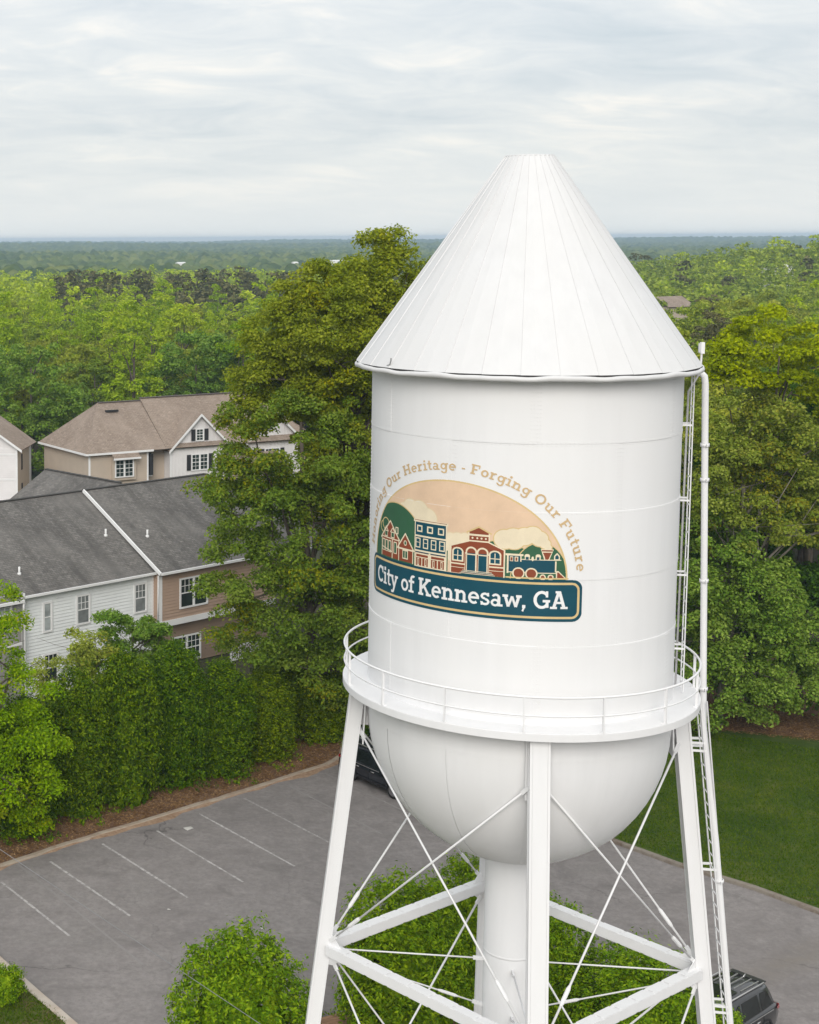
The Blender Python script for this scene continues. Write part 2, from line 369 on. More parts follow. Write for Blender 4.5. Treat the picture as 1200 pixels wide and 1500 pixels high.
# ================================================================== WATER TOWER
TX, TY = 10.81, 35.434
RB = 3.4
tower = empty('water_tower', (TX, TY, 0), 0, 'white riveted steel water tower with cone roof and round town emblem standing on four legs', 'water tower')
COURSES = [22.62, 21.19, 19.75, 18.30, 16.87, 15.32, 14.36]        # plate edges, top to bottom
def rz_(z):                                                          # in-and-out courses
    for i in range(6):
        if z > COURSES[i+1]: return RB + (0.0 if i % 2 else 0.009)
    return RB
def set_normals(o, fn):
    me = o.data; me.normals_split_custom_set_from_vertices([fn(v.co) for v in me.vertices])
rad = lambda co: Vector((co.x, co.y, 0)).normalized()
PHASE = [-102.6, -72, -132, -72, -100.4, -132]
for i in range(6):
    z1, z0 = COURSES[i], COURSES[i+1]
    for k in range(6):
        a0 = R_(PHASE[i]+60*k); n = 22; b = MB(); r = RB + (0.0 if i % 2 else 0.009); vs = []
        for j in range(n+1):
            t_ = j/n; a = a0 + R_(60)*t_; rr = r + 0.006*t_
            for z in (z1+0.0, z0-0.0): vs.append((rr*math.cos(a), rr*math.sin(a), z))
            for z in (z1, z0): vs.append(((r-0.03)*math.cos(a), (r-0.03)*math.sin(a), z))
        fs = [(4*j+1, 4*j+5, 4*j+4, 4*j) for j in range(n)]
        b.add(vs, fs, 0, True)
        b.add([v for v in vs], [(4*j+3, 4*j+7, 4*j+5, 4*j+1) for j in range(n)] + [(4*j, 4*j+4, 4*j+6, 4*j+2) for j in range(n)] + [(0, 2, 3, 1), (4*n+1, 4*n+3, 4*n+2, 4*n)])
        o = b.build('shell_plate', M_TANK, tower)
# bowl gores
ZB = 14.36
for k in range(12):
    a0 = R_(-12+30*k); n = 10; mrows = 14; b = MB(); vs = []
    for i in range(mrows+1):
        th = R_(80)*i/mrows
        for j in range(n+1):
            a = a0+R_(30)*j/n; r = RB-0.004+0.006*j/n
            vs.append((r*math.cos(th)*math.cos(a), r*math.cos(th)*math.sin(a), ZB - r*math.sin(th)))
    b.add(vs, [(i*(n+1)+j, (i+1)*(n+1)+j, (i+1)*(n+1)+j+1, i*(n+1)+j+1) for i in range(mrows) for j in range(n)], 0, True)
    b.build('bowl_plate', M_TANK, tower)
b = MB(); b.lathe([(0.62, ZB-3.36), (RB*math.cos(R_(79)), ZB-3.33)], 48); b.build('bowl_bottom', M_TANK, tower)
# rivets: rows at plate edges and gore seams
rv = MB()
def rivet(a, z, r, nrm, s=0.013, h=0.008):
    p = Vector((r*math.cos(a), r*math.sin(a), z)); nrm = Vector(nrm).normalized()
    u = nrm.orthogonal().normalized(); v = nrm.cross(u)
    q = [p+(u*math.cos(t)+v*math.sin(t))*s for t in (0, PI/2, PI, 3*PI/2)]
    rv.add(q+[p+nrm*h], [(0, 1, 4), (1, 2, 4), (2, 3, 4), (3, 0, 4)])
for i in range(1, 7):
    z = COURSES[i]
    for dz in (0.03, -0.03):
        for k in range(230):
            a = 2*PI*k/230; rivet(a, z+dz, rz_(z+dz)+0.005, (math.cos(a), math.sin(a), 0))
for i in range(6):
    for k in range(6):
        a = R_(PHASE[i]+60*k)
        for da in (-0.010, 0.010, 0.028, -0.028):
            nz = int((COURSES[i]-COURSES[i+1])/0.085)
            for j in range(nz): rivet(a+da, COURSES[i+1]+0.06+j*0.085, rz_(COURSES[i+1]+0.1)+0.006, (math.cos(a), math.sin(a), 0))
for k in range(12):
    a = R_(-12+30*k)
    for da in (-0.012, 0.012):
        for j in range(52):
            th = R_(2+j*1.45); r = RB*math.cos(th); rivet(a+da/max(0.25, math.cos(th)), ZB-RB*math.sin(th), r+0.002, (math.cos(a)*math.cos(th), math.sin(a)*math.cos(th), -math.sin(th)))
tag(rv.build('rivets', M_TANK, tower), kind='stuff')
# cone roof in lapped gores with raised seams
ZE, RE, ZT, RT = 22.66, 3.768, 27.33, 0.516
NG = 30
for k in range(NG):
    a0 = R_(-96+12*k); a1 = a0+R_(12); b = MB(); vs = []; rr = random.Random(k)
    for i in range(7):
        f = i/6; r = RE+(RT-RE)*f; z = ZE+(ZT-ZE)*f
        sag = 0.012*math.sin(PI*f)*rr.uniform(-0.5, 1)
        for j, a in enumerate((a0, a0+0.4*(a1-a0), a1)):
            o_ = (0.0, 0.003, 0.009)[j] + (sag if j == 1 else 0)
            vs.append(((r+o_)*math.cos(a), (r+o_)*math.sin(a), z+o_*0.6))
    b.add(vs, [(i*3+j, i*3+j+1, (i+1)*3+j+1, (i+1)*3+j) for i in range(6) for j in range(2)])
    # standing seam lip
    for i in range(6):
        f0, f1 = i/6, (i+1)/6; P0 = []
        for f in (f0, f1):
            r = RE+(RT-RE)*f+0.012; z = ZE+(ZT-ZE)*f+0.009
            P0 += [(r*math.cos(a1), r*math.sin(a1), z), ((r-0.014)*math.cos(a1+0.006/r), (r-0.014)*math.sin(a1+0.006/r), z-0.010)]
        b.add(P0, [(0, 1, 3, 2)])
    b.build('roof_panel', M_ROOF_T, tower)
b = MB(); b.lathe([(0.0, ZT+0.02), (RT+0.02, ZT+0.0), (RT+0.025, ZT-0.03), (RT-0.02, ZT-0.05)], 32)
b.build('roof_cap', M_ROOF_T, tower)
b = MB()                                                            # eave trim: rolled lip that wavers a little
n = 180; vs = []; prof = [(0.0, 0.0), (0.035, -0.02), (0.045, -0.06), (0.03, -0.10), (-0.02, -0.115), (-0.37, -0.11)]
rr = random.Random(5); ph = [rr.uniform(0, 6.28) for _ in range(4)]
for j in range(n):
    a = 2*PI*j/n; wv = 0.012*math.sin(9*a+ph[0])+0.010*math.sin(17*a+ph[1])+0.006*math.sin(31*a+ph[2])
    for (o_, z_) in prof:
        q = wv if z_ > -0.09 else wv*0.5
        vs.append(((RE+o_+0.006)*math.cos(a), (RE+o_+0.006)*math.sin(a), ZE-0.016+z_+q-0.004))
kp = len(prof); b.add(vs, [(j*kp+i, j*kp+i+1, ((j+1) % n)*kp+i+1, ((j+1) % n)*kp+i) for j in range(n) for i in range(kp-1)], 0, True)
b.build('eave_trim', M_ROOF_T, tower)
# bent flashing that has come loose at the left of the eave
a = R_(-158); b = MB()
pA = [Vector((3.74*math.cos(a+d), 3.74*math.sin(a+d), ZE+0.02+h)) for d, h in ((-0.05, 0.0), (0.0, 0.012), (0.035, 0.05), (0.045, 0.14), (0.047, 0.20))]
for q0, q1 in zip(pA[:-1], pA[1:]): b.beam(q0, q1, 0.035, 0.012, (math.cos(a), math.sin(a), 0.5))
b.build('loose_flashing', simple('loose_flashing', (0.28, 0.28, 0.28), 0.6), tower)

# --- balcony
RP, ZF = 3.985, 15.16
b = MB(); b.lathe([(RB-0.02, ZF), (RP, ZF), (RP, ZF-0.012)], 96, smooth=False); b.build('balcony_floor', M_STEEL, tower)
b = MB(); b.lathe([(RP+0.0, ZF-0.01), (RP+0.012, ZF-0.012), (RP+0.012, ZF-0.17), (RP-0.10, ZF-0.175), (RP-0.10, ZF-0.16), (RP-0.0, ZF-0.155)], 96, smooth=False)
b.build('balcony_girder', M_STEEL, tower)
b = MB(); b.lathe([(RP-0.1, ZF-0.165), (RB+0.0, ZF-0.13)], 96); b.build('balcony_soffit', M_STEEL, tower)
def ring_tube(r, z, rad_, name):
    b = MB(); n = 120; m_ = 8; vs = []
    for j in range(n):
        a = 2*PI*j/n
        for i in range(m_):
            t_ = 2*PI*i/m_; q = r+rad_*math.cos(t_); vs.append((q*math.cos(a), q*math.sin(a), z+rad_*math.sin(t_)))
    b.add(vs, [(j*m_+i, ((j+1) % n)*m_+i, ((j+1) % n)*m_+(i+1) % m_, j*m_+(i+1) % m_) for j in range(n) for i in range(m_)], 0, True)
    b.build(name, M_STEEL, tower)
ring_tube(RP-0.02, 15.93, 0.026, 'top_rail'); ring_tube(RP-0.02, 15.53, 0.019, 'mid_rail')
b0 = MB(); b0.beam((RP-0.02, 0, ZF), (RP-0.02, 0, 15.93), 0.055, 0.03, (0, 1, 0)); b0.box((RP-0.09, -0.05, ZF), (RP, 0.05, ZF+0.015))
post0 = b0.build('rail_post', M_STEEL, tower); post0.rotation_euler.z = R_(-152.5)
for k in range(1, 15):
    o = post0.copy(); C.objects.link(o); o.rotation_euler.z = R_(-152.5+24*k)

# --- legs, struts, gussets, rods
PHI = -0.159
def leg_r(z): return 3.637 + (15.06-z)*0.1124
def pol(r, a, z): return Vector((r*math.cos(a), r*math.sin(a), z))
LEGA = [PHI+k*PI/2 for k in range(4)]
ZS = 8.371
for a in LEGA:
    b = MB(); p0 = pol(leg_r(0.25), a, 0.25); p1 = pol(leg_r(15.0)-0.02, a, 15.0)
    tg = Vector((-math.sin(a), math.cos(a), 0)); rd = Vector((math.cos(a), math.sin(a), 0))
    b.beam(p0, p1, 0.36, 0.30, rd)                                  # two channels closed by plates
    for s_ in (-1, 1):
        for e in (-1, 1): b.beam(p0, p1, 0.05, 0.045, rd, ox=s_*0.185, oz=e*0.145)
    b.beam(p0, p1, 0.30, 0.012, rd, oz=0.158); b.beam(p0, p1, 0.30, 0.012, rd, oz=-0.158)
    b.build('leg', M_STEEL, tower)
    b = MB(); q = pol(leg_r(0), a, 0); b.box((q.x-0.5, q.y-0.5, -0.05), (q.x+0.5, q.y+0.5, 0.25)); b.build('footing', M_KERB, tower)
    # top connection and node plates
    b = MB(); b.beam(pol(leg_r(14.2), a, 13.55), pol(leg_r(14.2)-0.06, a, 15.0), 0.5, 0.03, rd, oz=-0.22)
    b.beam(pol(RB-0.02, a, 14.4), pol(leg_r(14.4)-0.1, a, 14.4), 0.03, 0.9, (0, 0, 1)); b.build('gusset_plate', M_STEEL, tower)
    for s_ in (-1, 1):
        a2 = a+s_*PI/2; d = (pol(1, a2, 0)-pol(1, a, 0)).normalized(); base = pol(leg_r(ZS), a, ZS)
        b = MB(); v_ = [base+d*0.02+Vector((0, 0, 0.42))-rd*0.045, base+d*0.34+Vector((0, 0, 0.36)), base+d*0.62+Vector((0, 0, 0.12)), base+d*0.62-Vector((0, 0, 0.14)), base+d*0.34-Vector((0, 0, 0.36)), base+d*0.02-Vector((0, 0, 0.42))+rd*0.045]
        nrm = d.cross(Vector((0, 0, 1))).normalized()
        vs = [q+nrm*0.012 for q in v_]+[q-nrm*0.012 for q in v_]
        b.add(vs, [tuple(range(6)), tuple(reversed(range(6, 12)))] + [(i, i+6, (i+1) % 6+6, (i+1) % 6) for i in range(6)])
        b.build('gusset_plate', M_STEEL, tower)
for k in range(4):
    a, a2 = LEGA[k], LEGA[(k+1) % 4]
    A_, B_ = pol(leg_r(ZS), a, ZS), pol(leg_r(ZS), a2, ZS); d = (B_-A_).normalized()
    A2, B2 = A_+d*0.22, B_-d*0.22; b = MB()
    for s_ in (-1, 1):
        b.beam(A2, B2, 0.022, 0.22, ox=s_*0.13); b.beam(A2, B2, 0.07, 0.016, ox=s_*0.095, oz=0.111); b.beam(A2, B2, 0.07, 0.016, ox=s_*0.095, oz=-0.111)
    b.beam(A2, B2, 0.255, 0.012, oz=0.105)
    st = b.build('strut', M_STEEL, tower)
    ln = (B2-A2).length; nb = 9; b = MB()
    for i in range(nb):
        q = A2+d*(ln*(i+0.5)/nb)
        for oz in (0.1235, -0.1235): b.beam(q-d*(ln/nb*0.5-0.045), q+d*(ln/nb*0.5-0.045), 0.275, 0.008, oz=oz)
    b.build('batten_plate', M_STEEL, st)
def rod(p, q, r=0.026, tb=0.13, tbr=0.048):
    p, q = Vector(p), Vector(q); b = MB(); b.tube([p, q], r, 6); o = b.build('tie_rod', M_STEEL, tower)
    if tb:
        d = (q-p); c_ = p+d*tb; u = d.normalized(); b = MB()
        b.tube([c_-u*0.24, c_-u*0.17, c_+u*0.17, c_+u*0.24], [r*1.1, tbr, tbr, r*1.1], 8, smooth=False); b.build('turnbuckle', M_STEEL, o)
    u = (q-p).normalized()
    for e, s_ in ((p, 1), (q, -1)):
        b = MB(); b.beam(e-u*s_*0.03, e+u*s_*0.22, 0.05, 0.085); b.build('clevis', M_STEEL, o)
    return o
for k in range(4):
    a, a2 = LEGA[k], LEGA[(k+1) % 4]; d = (pol(1, a2, 0)-pol(1, a, 0)).normalized()
    for (lo, hi, sgn, off_) in ((a, a2, 1, 0.03), (a2, a, -1, -0.03)):
        nrm = d.cross(Vector((0, 0, 1))).normalized()*off_
        rod(pol(leg_r(ZS), lo, ZS+0.26)+d*sgn*0.30+nrm, pol(leg_r(13.85), hi, 13.85)-d*sgn*0.24+nrm)
        rod(pol(leg_r(0.6), lo, 0.6)+d*sgn*0.25+nrm, pol(leg_r(ZS), hi, ZS-0.28)-d*sgn*0.32+nrm, tb=0.15)
for a in LEGA:
    rod(pol(leg_r(ZS)-0.2, a, ZS-0.05), pol(0.62, a, ZS-0.05), 0.02, 0.0)
    rod(pol(leg_r(ZS)-0.2, a, ZS-0.22), pol(0.62, a, ZS-1.2), 0.02, 0.78, 0.04)
# riser
b = MB(); b.lathe([(0.75, 0.0), (0.75, 0.3), (0.60, 0.31), (0.60, ZB-3.3)], 40)
b.build('riser_pipe', M_STEEL, tower)
b = MB()
for z in (3.2, 5.9, 8.6):
    b.lathe([(0.603, z-0.03), (0.612, z-0.02), (0.612, z+0.02), (0.603, z+0.03)], 40)
b.build('riser_band', M_STEEL, tower)
# overflow pipe with brackets
ao = R_(-5); pts = [pol(3.40, ao, 22.36), pol(3.78, ao, 22.42), pol(3.93, ao, 22.40), pol(4.01, ao, 22.32), pol(4.035, ao, 22.15), pol(4.24, ao, 15.3), pol(4.28, ao, 14.2), pol(4.62, R_(-7), 11.4), pol(5.66, R_(-7), 2.0), pol(5.75, R_(-7), 0.3)]
b = MB(); b.tube(pts, 0.075, 12); op = b.build('overflow_pipe', M_STEEL, tower)
for z in (20.75, 19.95, 17.6, 15.05, 10.5):
    q = pol(4.035+(22.15-z)*0.0299 if z > 14 else 4.73, ao if z > 14 else R_(-7), z); b = MB()
    b.lathe([(0.088, -0.04), (0.10, -0.04), (0.10, 0.04), (0.088, 0.04)], 12)
    tg = Vector((-math.sin(ao), math.cos(ao), 0)); b.beam(-tg*0.16, tg*0.16, 0.02, 0.06)
    b.build('pipe_clamp', M_STEEL, op, q)
# upper ladder on the shell, lower ladder on the leg
def ladder(p0, p1, across, wdt, name='ladder', rungs=0.305):
    p0, p1, ac = Vector(p0), Vector(p1), Vector(across).normalized(); b = MB()
    for s_ in (-1, 1): b.beam(p0+ac*s_*wdt/2, p1+ac*s_*wdt/2, 0.07, 0.02, ac.cross(p1-p0))
    o = b.build(name, M_STEEL, tower)
    n_ = int((p1-p0).length/rungs); me = None
    for i in range(n_):
        q = p0.lerp(p1, (i+0.5)/n_)
        b = MB(); b.tube([q-ac*wdt/2, q+ac*wdt/2], 0.012, 6); b.build('rung', M_STEEL, o)
    return o
al = R_(-15); tg = Vector((-math.sin(al), math.cos(al), 0))
lad = ladder(pol(3.62, al, 15.2), pol(3.62, al, 22.5), tg, 0.40)
for z in (16.2, 17.9, 19.6, 21.3):
    for s_ in (-1, 1): b = MB(); b.beam(pol(3.41, al, z)+tg*s_*0.2, pol(3.63, al, z)+tg*s_*0.2, 0.03, 0.04); b.build('ladder_bracket', M_STEEL, lad)
a9 = LEGA[0]; tg9 = Vector((-math.sin(a9), math.cos(a9), 0))
lad2 = ladder(pol(leg_r(0.4)+0.43, a9, 0.4), pol(leg_r(15.0)+0.40, a9, 15.0), tg9, 0.40)
for z in (13.9, 13.72, 10.9, 7.6, 7.45, 4.5, 1.5):
    for s_ in (-1, 1): b = MB(); b.beam(pol(leg_r(z)+0.1, a9, z)+tg9*s_*0.17, pol(leg_r(z)+0.45, a9, z)+tg9*s_*0.19, 0.03, 0.05); b.build('ladder_bracket', M_STEEL, lad2)
# conduit up the shell to a small antenna beyond the eave
ac = R_(-9)
b = MB(); b.tube([pol(leg_r(0.3)+0.62, a9+0.05, 0.3), pol(leg_r(14.8)+0.62, a9+0.03, 14.8)], 0.018, 6); b.build('conduit', simple('conduit_grey', (0.55, 0.54, 0.55), 0.5), tower)
b = MB(); b.tube([pol(3.55, ac, 15.2), pol(3.60, ac, 22.0), pol(3.84, ac, 22.45), pol(3.86, ac, 23.1)], 0.024, 6); b.build('conduit', simple('conduit_grey', (0.6, 0.59, 0.59), 0.5), tower)
ant = empty('panel_antenna', (TX+3.86*math.cos(ac), TY+3.86*math.sin(ac), 22.86), 0, 'small white panel antenna on a thin pole above the tank eave at the right', 'antenna')
b = MB(); b.box((-0.045, -0.05, 0.0), (0.055, 0.05, 0.30)); b.build('radome', M_STEEL, ant)
b = MB(); b.box((-0.10, -0.03, 0.03), (-0.045, 0.03, 0.27)); b.build('mount', simple('mount_grey', (0.5, 0.5, 0.52), 0.5), ant); ant.scale = (0.8, 0.8, 0.85)

# ================================================================== EMBLEM  (flat print, drawn as cells on the curved shell)
CELL = 0.006
U0, U1, V0, V1 = -2.95, 2.95, -0.06, 3.50
NXc, NYc = int((U1-U0)/CELL), int((V1-V0)/CELL)
uu = U0+(np.arange(NXc)+0.5)*CELL; vv = V0+(np.arange(NYc)+0.5)*CELL
UU, VV = np.meshgrid(uu, vv)
ID = np.zeros((NYc, NXc), np.int16); CO = np.zeros((NYc, NXc), np.int8)
PIECES = [None]
CUR = [0]
def piece(name): PIECES.append(name); CUR[0] = len(PIECES)-1
def sub(x0, x1, y0, y1):
    i0 = max(0, int((x0-U0)/CELL)-1); i1 = min(NXc, int((x1-U0)/CELL)+2); j0 = max(0, int((y0-V0)/CELL)-1); j1 = min(NYc, int((y1-V0)/CELL)+2)
    return slice(j0, j1), slice(i0, i1)
def paint(sl, mask, col, clip=None):
    if clip is not None: mask = mask & clip[sl]
    ID[sl][mask] = CUR[0]; CO[sl][mask] = col
TEAL, PEACH, GREEN, BRICK, CREAM, GOLD, WHITE_, TAN, GLINE = range(9)
def boxp(x0, y0, x1, y1, col, clip=None):
    sl = sub(x0, x1, y0, y1); X, Y = UU[sl], VV[sl]; paint(sl, (X >= x0) & (X <= x1) & (Y >= y0) & (Y <= y1), col, clip)
def ell(cx, cy, rx, ry, col, clip=None, ymin=None):
    sl = sub(cx-rx, cx+rx, cy-ry, cy+ry); X, Y = UU[sl], VV[sl]; mk = ((X-cx)/rx)**2+((Y-cy)/ry)**2 <= 1
    if ymin is not None: mk &= Y >= ymin
    paint(sl, mk, col, clip)
def polyp(pts, col, clip=None):
    xs_ = [q[0] for q in pts]; ys_ = [q[1] for q in pts]; sl = sub(min(xs_), max(xs_), min(ys_), max(ys_)); X, Y = UU[sl], VV[sl]
    mk = np.zeros(X.shape, bool); j = len(pts)-1
    for i in range(len(pts)):
        xi, yi = pts[i]; xj, yj = pts[j]
        if yi != yj: mk ^= ((yi > Y) != (yj > Y)) & (X < (xj-xi)*(Y-yi)/(yj-yi)+xi)
        j = i
    paint(sl, mk, col, clip)
def linep(pts, wd, col, clip=None):
    for (x0, y0), (x1, y1) in zip(pts[:-1], pts[1:]):
        h = wd/2; sl = sub(min(x0, x1)-h, max(x0, x1)+h, min(y0, y1)-h, max(y0, y1)+h); X, Y = UU[sl], VV[sl]
        dx, dy = x1-x0, y1-y0; q = dx*dx+dy*dy
        t_ = np.clip(((X-x0)*dx+(Y-y0)*dy)/q, 0, 1) if q > 0 else 0
        paint(sl, (X-x0-t_*dx)**2+(Y-y0-t_*dy)**2 <= h*h, col, clip)
def rectline(x0, y0, x1, y1, wd, col): linep([(x0, y0), (x1, y0), (x1, y1), (x0, y1), (x0, y0)], wd, col)
def rrect(x0, y0, x1, y1, r, col):
    sl = sub(x0, x1, y0, y1); X, Y = UU[sl], VV[sl]
    qx = np.maximum(np.abs(X-(x0+x1)/2)-(x1-x0)/2+r, 0); qy = np.maximum(np.abs(Y-(y0+y1)/2)-(y1-y0)/2+r, 0)
    paint(sl, (qx*qx+qy*qy <= r*r), col)
# sky panel
AX, AB, ARX, ARY = -0.06, 0.90, 2.47, 1.99
ARCH = (((UU-AX)/ARX)**2+((VV-AB)/ARY)**2 <= 1) & (VV >= AB-0.03)
INN = (((UU-AX)/(ARX-0.035))**2+((VV-AB)/(ARY-0.035))**2 <= 1) & (VV >= AB-0.03)
piece('sky_panel'); ID[ARCH] = CUR[0]; CO[ARCH] = GOLD; CO[INN] = PEACH
piece('painted_cloud')
for c_ in ((-1.32, 2.05, 0.20), (-1.12, 2.12, 0.24), (-0.86, 2.10, 0.26), (-0.62, 1.98, 0.24), (-0.95, 1.85, 0.35), (-0.5, 1.8, 0.2)): ell(c_[0], c_[1], c_[2]+0.02, c_[2]*0.95+0.02, GLINE, INN)
for c_ in ((-1.32, 2.05, 0.20), (-1.12, 2.12, 0.24), (-0.86, 2.10, 0.26), (-0.62, 1.98, 0.24), (-0.95, 1.85, 0.35), (-0.5, 1.8, 0.2)): ell(c_[0], c_[1], c_[2], c_[2]*0.95, CREAM, INN)
piece('painted_cloud')
CLB = ((-0.05, 1.55, 0.2), (0.12, 1.60, 0.17), (0.28, 1.66, 0.12), (0.1, 1.4, 0.3))
for c_ in CLB: ell(c_[0], c_[1], c_[2]+0.02, c_[2]+0.02, GLINE, INN)
for c_ in CLB: ell(c_[0], c_[1], c_[2], c_[2], CREAM, INN)
piece('painted_hill'); ell(-1.62, 1.05, 1.02, 1.16, GOLD, INN); ell(-1.62, 1.05, 0.995, 1.135, GREEN, INN)
boxp(-1.0, 0.9, -0.1, 1.35, GREEN, INN)
piece('painted_hill'); ell(1.05, 0.75, 0.86, 0.95, GOLD, INN); ell(1.05, 0.75, 0.84, 0.93, GREEN, INN); piece('painted_hill'); ell(1.85, 0.75, 0.62, 0.94, GOLD, INN); ell(1.85, 0.75, 0.6, 0.92, GREEN, INN)
piece('painted_smoke')
SM = ((1.12, 1.72, 0.22), (1.30, 1.74, 0.24), (1.52, 1.80, 0.2), (1.68, 1.84, 0.19), (1.82, 1.76, 0.17), (1.93, 1.66, 0.11), (1.99, 1.58, 0.075))
for c_ in SM: ell(c_[0], c_[1], c_[2]+0.022, c_[2]*0.92+0.022, GOLD, INN)
for c_ in SM: ell(c_[0], c_[1], c_[2], c_[2]*0.92, CREAM, INN)
LW = 0.026
# cottage
piece('painted_house')
for ex, ey in ((-2.12, 1.58), (-2.02, 1.66)): ell(ex, ey, 0.16, 0.14, GOLD, INN); ell(ex, ey, 0.135, 0.115, GREEN, INN)
polyp([(-2.20, 0.92), (-2.20, 1.36), (-1.82, 1.74), (-1.48, 1.38), (-1.48, 0.92)], BRICK); polyp([(-1.5, 0.92), (-1.5, 1.22), (-1.26, 1.53), (-1.02, 1.22), (-1.02, 0.92)], BRICK)
linep([(-2.24, 1.32), (-1.82, 1.75), (-1.46, 1.36)], LW*1.3, CREAM); linep([(-2.2, 0.92), (-2.2, 1.35), (-1.48, 1.35), (-1.48, 0.92)], LW, CREAM); linep([(-1.53, 1.20), (-1.26, 1.55), (-0.99, 1.20), (-1.53, 1.20)], LW*1.2, CREAM)
linep([(-1.02, 0.92), (-1.02, 1.22)], LW, CREAM); rectline(-1.60, 1.50, -1.52, 1.64, LW, CREAM)
for x in (-2.0, -1.72):
    boxp(x-0.05, 1.38, x+0.05, 1.52, GREEN); rectline(x-0.06, 1.38, x+0.06, 1.5, LW*0.8, CREAM); linep([(x-0.09, 1.5), (x, 1.6), (x+0.09, 1.5)], LW, CREAM)
for x in (-2.12, -1.98, -1.84, -1.62): boxp(x-0.035, 1.05, x+0.045, 1.28, GREEN); rectline(x-0.045, 1.04, x+0.055, 1.29, LW*0.8, CREAM)
linep([(-2.2, 1.12), (-1.75, 1.06)], LW, CREAM); linep([(-1.73, 0.92), (-1.73, 1.35)], LW, CREAM)
boxp(-1.33, 1.0, -1.19, 1.16, GREEN); rectline(-1.34, 0.99, -1.18, 1.17, LW*0.8, CREAM); linep([(-1.26, 0.99), (-1.26, 1.17)], LW*0.7, CREAM); ell(-1.26, 1.34, 0.05, 0.06, CREAM); ell(-1.26, 1.34, 0.03, 0.04, GREEN)
# three storey block
piece('painted_shop')
boxp(-0.96, 0.90, -0.14, 1.92, TEAL); boxp(-0.96, 0.90, -0.14, 1.20, BRICK); boxp(-1.0, 1.88, -0.10, 1.94, CREAM); boxp(-0.97, 1.905, -0.13, 1.925, BRICK)
rectline(-0.96, 0.9, -0.14, 1.9, LW, CREAM)
for z in (1.57, 1.24): boxp(-0.96, z-0.018, -0.14, z+0.018, CREAM)
for x in (-0.83, -0.55, -0.27): boxp(x-0.075, 1.66, x+0.075, 1.81, CREAM); boxp(x-0.045, 1.69, x+0.045, 1.78, TEAL)
for x in (-0.87, -0.66, -0.45, -0.24): boxp(x-0.07, 1.31, x+0.07, 1.53, CREAM); boxp(x-0.045, 1.335, x+0.045, 1.42, TEAL); boxp(x-0.045, 1.435, x+0.045, 1.505, TEAL)
for x0, x1 in ((-0.93, -0.58), (-0.52, -0.17)):
    rectline(x0, 0.9, x1, 1.18, LW, CREAM); xm = (x0+x1)/2; linep([(xm, 0.9), (xm, 1.1)], LW*0.8, CREAM); linep([(x0, 1.1), (x1, 1.1)], LW*0.8, CREAM)
    boxp(x0+0.05, 0.92, x0+0.10, 1.08, CREAM); boxp(x1-0.10, 0.92, x1-0.05, 1.08, CREAM); boxp(x0+0.063, 0.94, x0+0.087, 1.06, BRICK); boxp(x1-0.087, 0.94, x1-0.063, 1.06, BRICK)
boxp(-0.575, 0.9, -0.525, 1.22, CREAM)
# depot
piece('painted_depot')
polyp([(-0.03, 0.9), (-0.03, 1.48), (0.37, 1.62), (0.37, 1.82), (0.58, 1.93), (0.80, 1.82), (0.80, 1.62), (1.12, 1.48), (1.12, 0.9)], BRICK)
linep([(-0.03, 0.9), (-0.03, 1.48), (0.37, 1.62), (0.37, 1.80)], LW, CREAM); linep([(0.80, 1.80), (0.80, 1.62), (1.12, 1.48), (1.12, 0.9)], LW, CREAM)
linep([(0.33, 1.81), (0.58, 1.94), (0.84, 1.81)], LW*1.3, GOLD); linep([(0.37, 1.76), (0.80, 1.76)], LW*1.6, CREAM); linep([(0.37, 1.63), (0.80, 1.63)], LW, CREAM)
for x in (0.45, 0.55, 0.64, 0.73): ell(x, 1.695, 0.02, 0.02, CREAM)
linep([(-0.03, 1.10), (1.12, 1.10)], LW, CREAM); linep([(-0.03, 1.02), (1.12, 1.02)], LW*0.6, CREAM)
for x in (0.13, 0.93):
    ell(x, 1.36, 0.13, 0.10, CREAM); boxp(x-0.13, 1.15, x+0.13, 1.36, CREAM); ell(x, 1.36, 0.095, 0.07, TEAL); boxp(x-0.095, 1.18, x+0.095, 1.36, TEAL)
    boxp(x-0.1, 1.27, x+0.1, 1.29, CREAM); boxp(x-0.01, 1.18, x+0.01, 1.4, CREAM)
for x in (0.43, 0.67):
    ell(x, 1.38, 0.125, 0.12, CREAM); boxp(x-0.125, 0.95, x+0.125, 1.38, CREAM); ell(x, 1.38, 0.09, 0.085, BRICK); boxp(x-0.09, 0.95, x+0.09, 1.36, TEAL); boxp(x-0.09, 1.32, x+0.09, 1.345, CREAM)
for j_, x in enumerate((0.31, 0.56, 0.79)): boxp(x-0.022, 0.95, x+0.022, 1.36, CREAM); boxp(x-0.01, 0.95, x+0.01, 1.34, BRICK)
for j_ in range(3): boxp(0.24-0.03*j_, 0.965-0.03*j_, 0.87+0.03*j_, 0.98-0.03*j_, CREAM); boxp(0.24-0.03*j_, 0.952-0.03*j_, 0.87+0.03*j_, 0.965-0.03*j_, TEAL)
